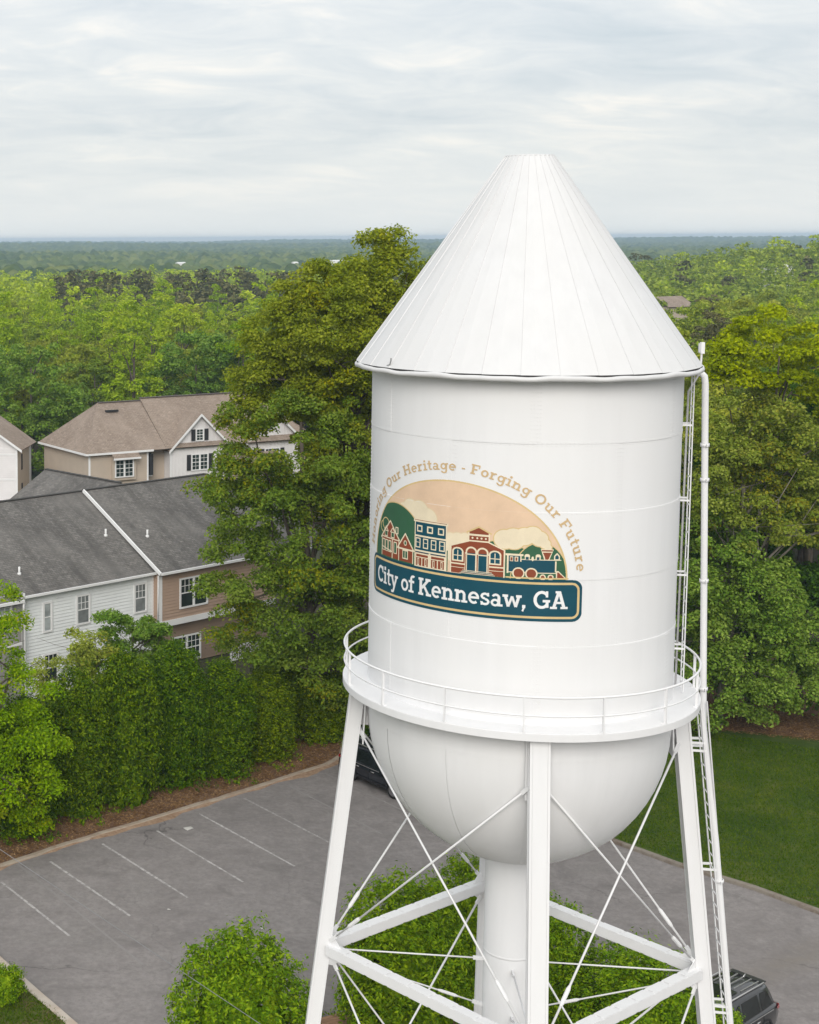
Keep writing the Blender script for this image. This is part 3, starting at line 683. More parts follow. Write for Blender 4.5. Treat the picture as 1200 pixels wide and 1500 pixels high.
# locomotive
piece('painted_locomotive')
boxp(1.20, 1.04, 2.10, 1.30, TEAL); ell(2.10, 1.17, 0.06, 0.13, TEAL); boxp(1.20, 1.04, 1.46, 1.40, TEAL)
boxp(1.14, 1.38, 1.50, 1.42, CREAM); boxp(1.17, 1.0, 1.205, 1.40, CREAM); boxp(1.44, 1.26, 1.465, 1.40, CREAM)
for x in (1.265, 1.365): boxp(x-0.035, 1.26, x+0.035, 1.36, CREAM); boxp(x-0.018, 1.275, x+0.018, 1.345, BRICK)
linep([(1.46, 1.31), (2.12, 1.31)], LW*0.8, CREAM); linep([(1.2, 1.03), (2.16, 1.03)], LW*0.8, CREAM); linep([(2.16, 1.06), (2.16, 1.28)], LW, CREAM)
for x in (1.58, 1.80): boxp(x-0.05, 1.30, x+0.05, 1.38, CREAM); ell(x, 1.38, 0.055, 0.05, CREAM); boxp(x-0.028, 1.31, x+0.028, 1.37, TEAL)
ell(1.69, 1.33, 0.025, 0.05, CREAM)
polyp([(1.93, 1.30), (1.90, 1.38), (1.85, 1.54), (2.11, 1.54), (2.05, 1.38), (2.02, 1.30)], CREAM); polyp([(1.945, 1.32), (1.93, 1.38), (1.89, 1.47), (2.07, 1.47), (2.03, 1.38), (2.005, 1.32)], BRICK); boxp(1.87, 1.495, 2.09, 1.525, BRICK)
polyp([(2.12, 1.32), (2.12, 1.40), (2.18, 1.47), (2.24, 1.40), (2.24, 1.32)], CREAM); polyp([(2.145, 1.33), (2.145, 1.39), (2.18, 1.43), (2.215, 1.39), (2.215, 1.33)], TEAL); boxp(2.08, 1.30, 2.27, 1.32, CREAM)
for x, r in ((1.41, 0.125), (1.67, 0.125)): ell(x, 1.01, r, r, CREAM); ell(x, 1.01, r-0.028, r-0.028, BRICK)
for x in (1.90, 2.06): ell(x, 0.94, 0.062, 0.062, CREAM); ell(x, 0.94, 0.038, 0.038, BRICK)
polyp([(2.17, 0.9), (2.17, 1.08), (2.22, 1.08), (2.40, 0.9)], CREAM); polyp([(2.195, 0.915), (2.195, 1.05), (2.22, 1.05), (2.36, 0.915)], BRICK)
linep([(1.16, 0.915), (2.42, 0.915)], LW, GOLD)
# banner
piece('painted_banner')
rrect(-2.735, -0.01, 2.735, 0.885, 0.20, TEAL); rrect(-2.675, 0.05, 2.675, 0.825, 0.155, GOLD); rrect(-2.63, 0.095, 2.63, 0.78, 0.12, TEAL)

# --- slab serif lettering, built from strokes
GL = {}
def glyph(ch, adv, *st): GL[ch] = (adv, st)
Bx = lambda x0, y0, x1, y1: ('b', x0, y0, x1, y1)
Ln = lambda x0, y0, x1, y1, w_=0.17: ('l', x0, y0, x1, y1, w_)
Ar = lambda cx, cy, rx, ry, a0, a1, w_=0.16: ('a', cx, cy, rx, ry, a0, a1, w_)
glyph(' ', 0.36)
glyph('C', 0.95, Ar(.50, .50, .40, .42, 42, 318, .19), Bx(.74, .62, .88, .98))
glyph('G', 1.02, Ar(.50, .50, .40, .42, 42, 318, .19), Bx(.74, .64, .88, .98), Bx(.56, .36, 1.0, .50), Bx(.74, .06, .91, .45))
glyph('i', .46, Bx(.13, 0, .31, .7), Bx(0, 0, .44, .13), Bx(0, .57, .2, .7), Bx(.11, .82, .32, 1.02))
glyph('t', .52, Bx(.14, .16, .32, .94), Bx(0, .57, .48, .7), Ar(.36, .2, .13, .13, 170, 320))
glyph('y', .80, Ln(.12, .66, .40, .02), Ln(.66, .66, .28, -.26), Bx(-.04, .57, .30, .7), Bx(.48, .57, .82, .7), Bx(.04, -.32, .32, -.18))
glyph('o', .74, Ar(.35, .35, .26, .28, 0, 360, .17))
glyph('f', .50, Bx(.14, 0, .32, .8), Ar(.39, .80, .165, .15, 50, 185), Bx(0, .57, .50, .7), Bx(0, 0, .46, .13))
glyph('K', 1.06, Bx(.10, 0, .30, 1), Bx(0, 0, .42, .14), Bx(0, .86, .42, 1), Ln(.30, .42, .78, .92), Ln(.46, .56, .82, .08), Bx(.58, .86, .98, 1), Bx(.62, 0, 1.04, .14))
glyph('e', .76, Ar(.36, .35, .27, .28, 0, 312, .16), Bx(.12, .30, .70, .42))
glyph('n', .90, Bx(.10, 0, .28, .7), Bx(0, .57, .2, .7), Bx(0, 0, .40, .13), Ar(.45, .42, .20, .20, 0, 150, .17), Bx(.56, 0, .74, .44), Bx(.46, 0, .86, .13))
glyph('s', .66, Ar(.31, .51, .20, .13, 10, 270, .15), Ar(.31, .20, .21, .14, -185, 90, .15), Bx(.46, .5, .56, .7), Bx(.05, 0, .15, .2))
glyph('a', .76, Ar(.28, .20, .20, .15, 0, 360, .14), Bx(.42, 0, .60, .5), Ar(.32, .47, .20, .17, 0, 155, .15), Bx(.42, 0, .74, .13))
glyph('w', 1.10, Ln(.12, .66, .32, .04), Ln(.32, .04, .54, .62, .14), Ln(.54, .62, .76, .04, .14), Ln(.76, .04, .96, .66), Bx(-.04, .57, .30, .7), Bx(.78, .57, 1.12, .7))
glyph(',', .36, Bx(.05, 0, .24, .18), Ln(.17, .05, .07, -.18, .11))
glyph('A', 1.06, Ln(.20, .06, .50, .96, .18), Ln(.84, .06, .54, .96, .19), Bx(.30, .28, .74, .41), Bx(-.02, 0, .40, .13), Bx(.62, 0, 1.06, .13), Bx(.30, .88, .62, 1))
glyph('H', 1.06, Bx(.10, 0, .29, 1), Bx(.75, 0, .94, 1), Bx(.2, .43, .85, .57), Bx(0, 0, .40, .13), Bx(0, .87, .40, 1), Bx(.64, 0, 1.04, .13), Bx(.64, .87, 1.04, 1))
glyph('r', .64, Bx(.10, 0, .28, .7), Bx(0, .57, .2, .7), Bx(0, 0, .44, .13), Ar(.46, .40, .18, .24, 55, 160, .17))
glyph('g', .80, Ar(.33, .38, .24, .25, 0, 360, .16), Bx(.52, -.10, .69, .7), Ar(.37, -.10, .23, .16, 180, 360, .16), Bx(.52, .57, .82, .7))
glyph('O', 1.04, Ar(.50, .50, .40, .42, 0, 360, .19))
glyph('u', .88, Bx(.10, .25, .28, .7), Ar(.39, .27, .20, .20, 180, 330, .17), Bx(.54, 0, .72, .7), Bx(0, .57, .2, .7), Bx(.42, .57, .62, .7), Bx(.54, 0, .84, .13))
glyph('F', .88, Bx(.10, 0, .30, 1), Bx(0, 0, .44, .13), Bx(0, .86, .82, 1), Bx(.70, .64, .82, 1), Bx(.2, .43, .60, .57))
glyph('-', .46, Bx(.06, .30, .38, .43))
def draw_glyph(ch, ox, oy, sc, ang, col, sx=1.0):
    """ox, oy: baseline point; ang: rotation; sc: cap height"""
    ca, sa = math.cos(ang), math.sin(ang); adv, st = GL[ch]
    r = sc*1.6; sl = sub(ox-r, ox+r, oy-r, oy+r); X, Y = UU[sl]-ox, VV[sl]-oy
    gx = (X*ca+Y*sa)/sc/sx; gy = (-X*sa+Y*ca)/sc; mk = np.zeros(gx.shape, bool)
    def seg(x0, y0, x1, y1, w_, cap):
        dx, dy = x1-x0, y1-y0; q = dx*dx+dy*dy; t_ = ((gx-x0)*dx+(gy-y0)*dy)/q
        if cap: t_ = np.clip(t_, 0, 1); return (gx-x0-t_*dx)**2+(gy-y0-t_*dy)**2 <= (w_/2)**2
        return (t_ >= 0) & (t_ <= 1) & ((gx-x0-t_*dx)**2+(gy-y0-t_*dy)**2 <= (w_/2)**2)
    for s_ in st:
        if s_[0] == 'b': mk |= (gx >= s_[1]) & (gx <= s_[3]) & (gy >= s_[2]) & (gy <= s_[4])
        elif s_[0] == 'l': mk |= seg(*s_[1:6], False)
        else:
            _, cx, cy, rx, ry, a0, a1, w_ = s_
            ro = (((gx-cx)/(rx+w_*0.5))**2+((gy-cy)/(ry+w_*0.42))**2 <= 1) & (((gx-cx)/max(.01, rx-w_*0.5))**2+((gy-cy)/max(.01, ry-w_*0.42))**2 >= 1)
            th = np.degrees(np.arctan2((gy-cy)/ry, (gx-cx)/rx))
            if a1-a0 < 359: ro &= ((th-a0) % 360) <= (a1-a0)
            mk |= ro
    paint(sl, mk, col)
txt = 'City of Kennesaw, GA'; sc_t = 0.385
tot = sum(GL[c_][0] for c_ in txt)*sc_t; sxx = 4.86/tot; x = -2.43
for c_ in txt:
    if c_ != ' ': piece('letter'); draw_glyph(c_, x, 0.262, sc_t, 0, WHITE_, sxx)
    x += GL[c_][0]*sc_t*sxx
# slogan along a larger ellipse
txt = 'Honoring Our Heritage - Forging Our Future'; sc_s = 0.215
ca_ = np.radians(np.linspace(177.5, 3.0, 900)); EX = AX+2.66*np.cos(ca_); EY = 0.93+2.17*np.sin(ca_)
ds = np.concatenate([[0], np.cumsum(np.hypot(np.diff(EX), np.diff(EY)))])
tot = sum(GL[c_][0]*1.10 for c_ in txt)*sc_s; k_s = ds[-1]/tot; pos_ = 0.0
for c_ in txt:
    adv = GL[c_][0]*1.10*sc_s*k_s; mid = pos_+adv/2
    X_ = np.interp(mid, ds, EX); Y_ = np.interp(mid, ds, EY); X2 = np.interp(mid+0.02, ds, EX); Y2 = np.interp(mid+0.02, ds, EY); X3 = np.interp(mid-0.02, ds, EX); Y3 = np.interp(mid-0.02, ds, EY)
    ang = math.atan2(Y2-Y3, X2-X3)
    if c_ != ' ':
        piece('letter'); hw = GL[c_][0]*sc_s*1.08/2; draw_glyph(c_, X_-math.cos(ang)*hw, Y_-math.sin(ang)*hw, sc_s, ang, TAN, 1.08)
    pos_ += adv
def paintmat(name, col):
    m = new_mat(name); t = NT(m); p = t.pos(); f = t.noise(p, 2.5, 5, 0.6)
    t.bsdf(t.ramp(f, [(0.3, tuple(c*0.92 for c in col)), (0.7, tuple(min(1, c*1.06) for c in col))]), 0.5, 0, None, 0, 0, 0.3); return m
EMB = [paintmat('sign_teal', (0.006, 0.066, 0.098)), paintmat('sign_peach', (0.73, 0.53, 0.37)), paintmat('sign_green', (0.035, 0.115, 0.06)), paintmat('sign_brick', (0.25, 0.062, 0.028)),
       paintmat('sign_cream', (0.78, 0.68, 0.50)), paintmat('sign_gold', (0.66, 0.49, 0.24)), paintmat('sign_white', (0.8, 0.8, 0.8)), paintmat('sign_tan', (0.60, 0.43, 0.235)), paintmat('sign_cloud_line', (0.72, 0.58, 0.38))]
UC, VC0 = -7.77, 17.43
seam_rows = [int((z-VC0-V0)/CELL) for z in COURSES]
acc = {}
for i_ in range(1, len(PIECES)): acc[i_] = [[], [], []]
active = {}
def flush(keys):
    for k in keys:
        (i0, i1, pid, cc), j0, j1 = k, active[k][0], active[k][1]
        a0 = (U0+i0*CELL+UC)/RB; a1 = (U0+i1*CELL+UC)/RB; z0 = VC0+V0+j0*CELL; z1 = VC0+V0+j1*CELL
        r = rz_((z0+z1)/2)+0.0125; A = acc[pid]; n_ = len(A[0])
        A[0] += [(r*math.cos(a0), r*math.sin(a0), z0), (r*math.cos(a1), r*math.sin(a1), z0), (r*math.cos(a1), r*math.sin(a1), z1), (r*math.cos(a0), r*math.sin(a0), z1)]
        A[1].append((n_, n_+1, n_+2, n_+3)); A[2].append(cc)
        del active[k]
key = ID.astype(np.int32)*16+CO
for j in range(NYc):
    row = key[j]; ch = np.flatnonzero(np.diff(row))+1; st = np.concatenate([[0], ch, [NXc]]); runs = set()
    for a_, b_ in zip(st[:-1], st[1:]):
        v_ = row[a_]
        if v_ < 16: continue
        g0 = a_
        while g0 < b_:
            g1 = min(b_, (g0//16+1)*16); runs.add((int(g0), int(g1), int(v_)//16, int(v_) % 16)); g0 = g1
    cut = j in seam_rows
    flush([k for k in list(active) if k not in runs or cut])
    for k in runs:
        if k in active: active[k][1] = j+1
        else: active[k] = [j, j+1]
flush(list(active))
emblem = None
for i_ in range(1, len(PIECES)):
    v_, f_, m_ = acc[i_]
    if not f_: continue
    nm = PIECES[i_]
    if nm == 'sky_panel': nm = 'emblem'
    me = bpy.data.meshes.new(nm); me.from_pydata(v_, [], f_)
    used = sorted(set(m_)); 
    for q in used: me.materials.append(EMB[q])
    me.polygons.foreach_set('material_index', [used.index(q) for q in m_]); me.update()
    o = bpy.data.objects.new(nm, me); C.objects.link(o)
    if emblem is None: emblem = o; o.parent = tower
    else: o.parent = emblem
#@@REST@@
# ================================================================== VEGETATION
def leaf_mat(name, dark, mid, light, tint_noise=0.35, warm=None, trans=0.28, obj_var=0.25):
    m = new_mat(name); t = NT(m); g = t.n('ShaderNodeNewGeometry'); oi = t.n('ShaderNodeObjectInfo')
    rnd = g.outputs['Random Per Island']; nz = t.noise(g.outputs['Position'], tint_noise, 4, 0.6)
    f = t.math('ADD', t.math('MULTIPLY', rnd, 0.45), t.math('MULTIPLY', nz, 0.75), True)
    col = t.ramp(f, [(0.22, dark), (0.55, mid), (0.88, light)])
    if warm:
        wn_ = t.noise(t.mapping(g.outputs['Position'], loc=(13, 5, 3)), 0.28, 4, 0.6)
        wf = t.math('MULTIPLY', t.ramp(wn_, [(0.50, (0, 0, 0)), (0.66, (1, 1, 1))]), t.ramp(rnd, [(0.35, (0, 0, 0)), (0.75, (1, 1, 1))]))
        col = t.mix(wf, col, warm)
    hsv = t.n('ShaderNodeHueSaturation'); t.l(col, hsv.inputs['Color']); hsv.inputs['Saturation'].default_value = 1.2
    t.l(t.math('ADD', t.math('MULTIPLY', oi.outputs['Random'], obj_var*1.2), 1.14-obj_var*0.6), hsv.inputs['Value'])
    t.l(t.math('ADD', t.math('MULTIPLY', oi.outputs['Random'], -min(0.028, 0.028*obj_var/0.25)), 0.512), hsv.inputs['Hue'])
    d = t.n('ShaderNodeBsdfPrincipled'); d.inputs['Roughness'].default_value = 0.7; d.inputs['Specular IOR Level'].default_value = 0.07
    t.l(hsv.outputs[0], d.inputs['Base Color'])
    tr = t.n('ShaderNodeBsdfTranslucent'); t.l(hsv.outputs[0], tr.inputs['Color'])
    mx = t.n('ShaderNodeMixShader'); mx.inputs[0].default_value = trans; t.l(d.outputs[0], mx.inputs[1]); t.l(tr.outputs[0], mx.inputs[2])
    o = t.n('ShaderNodeOutputMaterial'); t.l(mx.outputs[0], o.inputs[0]); return m
def bark(name, c0, c1):
    m = new_mat(name); t = NT(m); p = t.pos(); f = t.noise(t.mapping(p, (6, 6, 1.2)), 1.5, 6, 0.7)
    t.bsdf(t.ramp(f, [(0.3, c0), (0.7, c1)]), 0.95, 0, f, 0.6, 0.03, 0.1); return m
M_BARK = bark('bark_grey', (0.055, 0.045, 0.036), (0.16, 0.135, 0.11))
M_BARKP = bark('bark_pale', (0.14, 0.12, 0.10), (0.32, 0.29, 0.25))

def quads_from(Pc, Nn, Ls, Ws, rng):
    n = len(Pc); tmp = rng.normal(size=(n, 3)); T = np.cross(Nn, tmp); T /= np.linalg.norm(T, axis=1, keepdims=True)+1e-9
    B = np.cross(Nn, T); Ls = Ls[:, None]; Ws = Ws[:, None]
    V = np.stack([Pc-T*Ls*0.5, Pc-B*Ws*0.5-T*Ls*0.08+Nn*Ws*0.12, Pc+T*Ls*0.5, Pc+B*Ws*0.5-T*Ls*0.08+Nn*Ws*0.12], 1).reshape(-1, 3)
    return V
def leaf_data(name, V, mat):
    n = len(V)//4; F = np.arange(n*4).reshape(n, 4); return np_mesh(name, V, F, mat)
def unit(v): return v/(np.linalg.norm(v, axis=-1, keepdims=True)+1e-9)
def clumps_in(ells, rng, per_m3=0.22, cr=(0.55, 1.05), fill=0.45):
    """twig clumps spread through a union of ellipsoids, denser towards the outside"""
    out_ = []
    for (cx, cy, cz, rx, ry, rz) in ells:
        n = max(12, int(per_m3*4.19*rx*ry*rz)); d = unit(rng.normal(size=(n, 3))); rr = (fill+(1-fill)*rng.random(n))**0.6
        lump = 1+0.16*np.sin(d[:, 0]*5+cx)*np.cos(d[:, 1]*4+cy)+0.10*np.sin(d[:, 2]*7+cz)
        out_.append(np.concatenate([np.stack([cx+d[:, 0]*rx*rr*lump, cy+d[:, 1]*ry*rr*lump, cz+d[:, 2]*rz*rr*lump], 1), rng.uniform(cr[0], cr[1], (n, 1))], 1))
    return np.concatenate(out_)
def leaves_on(cl, per, Lf, rng, flat=0.65, up=0.55, asp=0.55):
    n = len(cl); k = np.repeat(np.arange(n), per); c = cl[k]; d = unit(rng.normal(size=(n*per, 3)))
    d[:, 2] = np.where(d[:, 2] < -0.3, -d[:, 2], d[:, 2])
    rr = c[:, 3]*(0.25+0.75*rng.random(n*per)**0.6)
    P = c[:, :3]+d*rr[:, None]*np.array([1, 1, flat]); Nn = unit(d*0.55+np.array([0, 0, up])+rng.normal(size=P.shape)*0.55)
    Ls = Lf*rng.uniform(0.65, 1.3, n*per); return quads_from(P, Nn, Ls, Ls*asp, rng)
def limb_mesh(base, h_trunk, cl, rng, r0, nl=14, mat=M_BARK, name='trunk', parent=None, top=None):
    """tapered trunk with limbs that reach the leaf clumps"""
    b = MB(); top = np.array(top if top is not None else [base[0], base[1], h_trunk*1.6]); B0 = np.array(base, float)
    pts = [B0 + (top-B0)*f + np.array([math.sin(f*5)*0.15, math.cos(f*4)*0.15, 0])*(f > 0) for f in np.linspace(0, 1, 7)]
    b.tube(pts, [r0*(1.25 if i == 0 else 1-0.13*i) for i in range(7)], 9)
    idx = rng.choice(len(cl), min(nl, len(cl)), replace=False)
    for i in idx:
        e = cl[i, :3]; f = rng.uniform(0.3, 0.95); s = B0+(top-B0)*f
        if e[2] < s[2]: s = B0+(top-B0)*max(0.22, f*0.5)
        m_ = (s+e)/2+np.array([rng.normal()*0.4, rng.normal()*0.4, 0.25+rng.random()*0.6]); e2 = e+(e-m_)*0.12
        q = [s, s*0.6+m_*0.4, m_, (m_+e)/2+rng.normal(size=3)*0.2, e2]; r = r0*rng.uniform(0.22, 0.42)
        b.tube(q, [r, r*0.85, r*0.65, r*0.42, r*0.14], 6)
        for _ in range(2):
            j = q[3]; tt = j+rng.normal(size=3)*np.array([1.1, 1.1, 0.6])
            b.tube([j, (j+tt)/2+rng.normal(size=3)*0.12, tt], [r*0.35, r*0.22, r*0.08], 5)
    return b.build(name, mat, parent)
def big_tree(name, base, ells, mat, label, cat='tree', seed=1, per=330, Lf=0.20, per_m3=0.22, cr=(0.5, 1.05), r0=0.4, nl=16, group=None, barkm=None, fill=0.5, flat=0.85, up=0.55, top=None):
    rng = np.random.default_rng(seed); bx, by = base
    rel = [(c[0]-bx, c[1]-by, c[2], c[3], c[4], c[5]) for c in ells]
    cl = clumps_in(rel, rng, per_m3, cr, fill); cl = cl[cl[:, 2] > 0.5]
    o = empty(name, (bx, by, float(terrain(bx, by))), 0, label, cat, group)
    link('crown', leaf_data('crown', leaves_on(cl, per, Lf, rng, flat, up), mat), o)
    zt = max(c[2]-0.1*c[5] for c in rel) if top is None else top
    limb_mesh((0, 0, -0.1), zt*0.5, cl, rng, r0, nl, barkm or M_BARK, 'trunk', o, (np.mean([c[0] for c in rel])*0.6, np.mean([c[1] for c in rel])*0.6, zt))
    return o
LM_OAK = leaf_mat('oak_leaves', (0.12, 0.155, 0.034), (0.225, 0.262, 0.055), (0.34, 0.36, 0.088), 0.45, (0.31, 0.29, 0.05), obj_var=0.1, trans=0.38)
LM_OAKD = leaf_mat('oak_leaves_dark', (0.095, 0.145, 0.036), (0.18, 0.24, 0.058), (0.29, 0.335, 0.095), 0.5, (0.27, 0.25, 0.045), obj_var=0.1, trans=0.38)
LM_YEL = leaf_mat('yellow_green_leaves', (0.15, 0.19, 0.028), (0.28, 0.325, 0.046), (0.42, 0.44, 0.075), 0.5, obj_var=0.1, trans=0.34)
LM_PALE = leaf_mat('pale_green_leaves', (0.135, 0.178, 0.044), (0.255, 0.3, 0.076), (0.4, 0.42, 0.14), 0.45, (0.30, 0.26, 0.06), obj_var=0.1, trans=0.38)
LM_MID = leaf_mat('mid_green_leaves', (0.085, 0.15, 0.036), (0.17, 0.25, 0.064), (0.295, 0.37, 0.115), 0.5, obj_var=0.15)
LM_DEEP = leaf_mat('deep_green_leaves', (0.042, 0.086, 0.024), (0.085, 0.15, 0.036), (0.15, 0.225, 0.055), 0.5, obj_var=0.15)
LM_HEDGE = leaf_mat('hedge_leaves', (0.018, 0.040, 0.010), (0.060, 0.102, 0.018), (0.19, 0.25, 0.045), 2.4, obj_var=0.3, trans=0.13)
LM_BUSH = leaf_mat('bush_leaves', (0.045, 0.088, 0.018), (0.125, 0.20, 0.036), (0.275, 0.35, 0.066), 2.2, obj_var=0.12, trans=0.16)
LM_WILLOW = leaf_mat('willow_leaves', (0.092, 0.161, 0.023), (0.213, 0.305, 0.046), (0.345, 0.431, 0.081), 0.6, (0.33, 0.33, 0.06), obj_var=0.1, trans=0.34)
LM_FRESH = leaf_mat('fresh_green_leaves', (0.125, 0.195, 0.036), (0.265, 0.365, 0.066), (0.42, 0.5, 0.115), 0.12, obj_var=0.35, trans=0.33)
LM_OLIVE = leaf_mat('olive_leaves', (0.115, 0.15, 0.034), (0.225, 0.265, 0.06), (0.34, 0.37, 0.105), 0.14, obj_var=0.3)
LM_WOOD = leaf_mat('wood_leaves', (0.095, 0.15, 0.036), (0.205, 0.272, 0.064), (0.335, 0.385, 0.105), 0.1, obj_var=0.4)
LM_PINE = leaf_mat('pine_needles', (0.046, 0.050, 0.022), (0.10, 0.100, 0.046), (0.17, 0.155, 0.08), 0.15, obj_var=0.3, trans=0.1)

# --- the two oaks left of the tank
oakA = [(14.9, 78, 20.4, 4.4, 4.4, 3.9), (16.6, 78, 23.2, 2.9, 2.4, 1.7), (14.4, 78, 22.6, 2.2, 2.2, 1.5), (16.7, 78, 25.1, 1.1, 1.2, 0.9), (12.6, 78.5, 18.2, 2.9, 3.2, 3.0), (19.2, 78.5, 19.3, 4.8, 4.5, 4.3), (13.6, 77.5, 22.8, 1.7, 2.0, 1.6), (17.5, 79, 14.5, 5, 4.5, 4.5), (12.4, 78.3, 20.6, 2.7, 2.8, 2.4), (11.4, 78, 17.6, 2.4, 2.6, 2.2)]
big_tree('oak_tree', (15.8, 78.6), oakA, LM_OAK, 'tallest olive green oak with yellow flecks rising above the horizon left of the tank', seed=11, per=230, Lf=0.19, per_m3=0.52, cr=(0.45, 0.95), r0=0.30, nl=30, top=19.0)
oakB = [(12.2, 76.3, 15.2, 3.7, 3.4, 2.9), (9.6, 76, 16.6, 1.6, 1.8, 1.2), (10.4, 75.8, 12.2, 2.9, 3.0, 2.6), (13.6, 75.6, 10.8, 4.3, 3.6, 3.9), (9.6, 75.5, 9.0, 2.5, 2.6, 2.0), (12.0, 75.5, 6.6, 2.9, 2.8, 2.6), (15.2, 75.8, 7.2, 3.2, 2.8, 3.2), (13.9, 76.0, 3.3, 2.6, 2.2, 2.2), (8.7, 75.5, 7.6, 1.8, 2.0, 1.6), (10.0, 75.3, 5.0, 2.2, 2.0, 1.8), (16.2, 76.0, 11.4, 3.0, 2.8, 3.4), (15.4, 75.8, 4.2, 2.4, 2.2, 2.4), (9.0, 75.8, 13.2, 2.0, 2.2, 1.8)]
big_tree('oak_tree', (13.0, 76.9), oakB, LM_OAKD, 'large dark green oak in front of the townhouse end left of the tank', seed=12, per=230, Lf=0.18, per_m3=0.56, cr=(0.45, 0.9), r0=0.34, nl=24)
# --- trees at the back of the lawn, right of the tank
big_tree('shade_tree', (36.6, 79.8), [(37.0, 79, 19.6, 2.9, 3.0, 2.1), (35.2, 79, 18.6, 1.9, 2.2, 1.4), (39.5, 79.5, 18.3, 2.4, 2.6, 1.6), (40.6, 80, 16.6, 2.8, 2.6, 1.8)], LM_YEL, 'bright yellow green tree top at the right edge above the lawn trees', seed=21, per=260, Lf=0.21, per_m3=0.6, cr=(0.45, 0.8), r0=0.18, nl=14)
big_tree('shade_tree', (34.6, 78.8), [(34.6, 78, 15.6, 3.4, 3.2, 2.4), (37.6, 78, 14.6, 3.3, 3.2, 2.4), (32.6, 78, 13.2, 2.5, 2.8, 2.2), (36.2, 77.4, 11.6, 3.6, 3.0, 1.9), (39.5, 78, 11.5, 2.8, 2.8, 2.0)], LM_PALE, 'olive green tree with long bare limbs showing, right of the overflow pipe', seed=22, per=190, Lf=0.19, per_m3=0.68, cr=(0.4, 0.85), r0=0.22, nl=24, barkm=M_BARKP, fill=0.3)
big_tree('shade_tree', (33.2, 77.9), [(33.0, 77.2, 8.8, 2.9, 2.7, 2.3), (35.1, 77, 7.2, 3.0, 2.6, 2.6), (32.4, 77, 5.2, 2.4, 2.2, 2.6), (35.6, 76.6, 4.1, 2.5, 2.0, 2.4), (37.2, 77.2, 6.0, 1.7, 1.8, 1.5), (33.6, 76.6, 2.4, 2.2, 1.6, 1.9), (35.6, 76.8, 2.4, 1.7, 1.4, 1.8), (31.2, 77.6, 2.2, 2.0, 1.6, 2.0), (38.6, 77.2, 2.4, 2.0, 1.4, 2.1), (37.0, 77.4, 3.2, 2.2, 1.6, 2.2)], LM_MID, 'drooping grey green tree whose boughs hang down to the lawn edge', seed=23, per=210, Lf=0.19, per_m3=0.72, cr=(0.4, 0.85), r0=0.2, nl=12, flat=0.95)
big_tree('shade_tree', (40.5, 82.5), [(40.8, 82, 9.5, 3.6, 3.2, 3.4), (39.8, 82, 5.0, 3.4, 3.0, 3.2), (42.8, 82, 4.5, 3.2, 3.0, 3.4), (42.5, 83, 12.5, 3.5, 3.2, 2.6), (38.4, 80.5, 2.2, 2.2, 1.8, 2.2), (41.0, 78.2, 1.8, 2.6, 1.8, 1.9), (36.5, 82, 3.5, 3, 2.4, 3)], LM_DEEP, 'dark shaded tree behind the lawn at the right edge of the view', seed=24, per=230, Lf=0.21, per_m3=0.4, r0=0.25, nl=10)
big_tree('shade_tree', (32.6, 88.5), [(32.8, 88, 19.2, 2.7, 2.8, 2.2), (31.4, 88, 17.2, 2.6, 2.8, 2.4), (34.4, 88, 17.6, 2.6, 2.8, 2.2), (31.5, 88, 13.6, 3.2, 3.0, 3.0)], LM_PALE, 'rounded olive tree top right beside the cone roof behind the small antenna', seed=25, per=230, Lf=0.20, per_m3=0.5, cr=(0.45, 0.85), r0=0.32, nl=16)
big_tree('shade_tree', (29.5, 82), [(29.5, 81.5, 10, 3.2, 3, 3.4), (29.2, 81.5, 5, 3.0, 2.8, 3.2), (31, 82, 14, 2.8, 2.6, 2.6)], LM_MID, 'mid green tree seen between the ladder and the overflow pipe', seed=26, per=220, Lf=0.2, per_m3=0.4, r0=0.3, nl=12)
big_tree('shade_tree', (37.5, 86), [(37.5, 85.5, 10, 4.5, 3.5, 5.5), (43, 87, 14, 4, 3.5, 4)], LM_DEEP, 'dark tree filling the gap behind the limbs of the olive green tree', seed=27, per=220, Lf=0.24, per_m3=0.3, r0=0.35, nl=8)

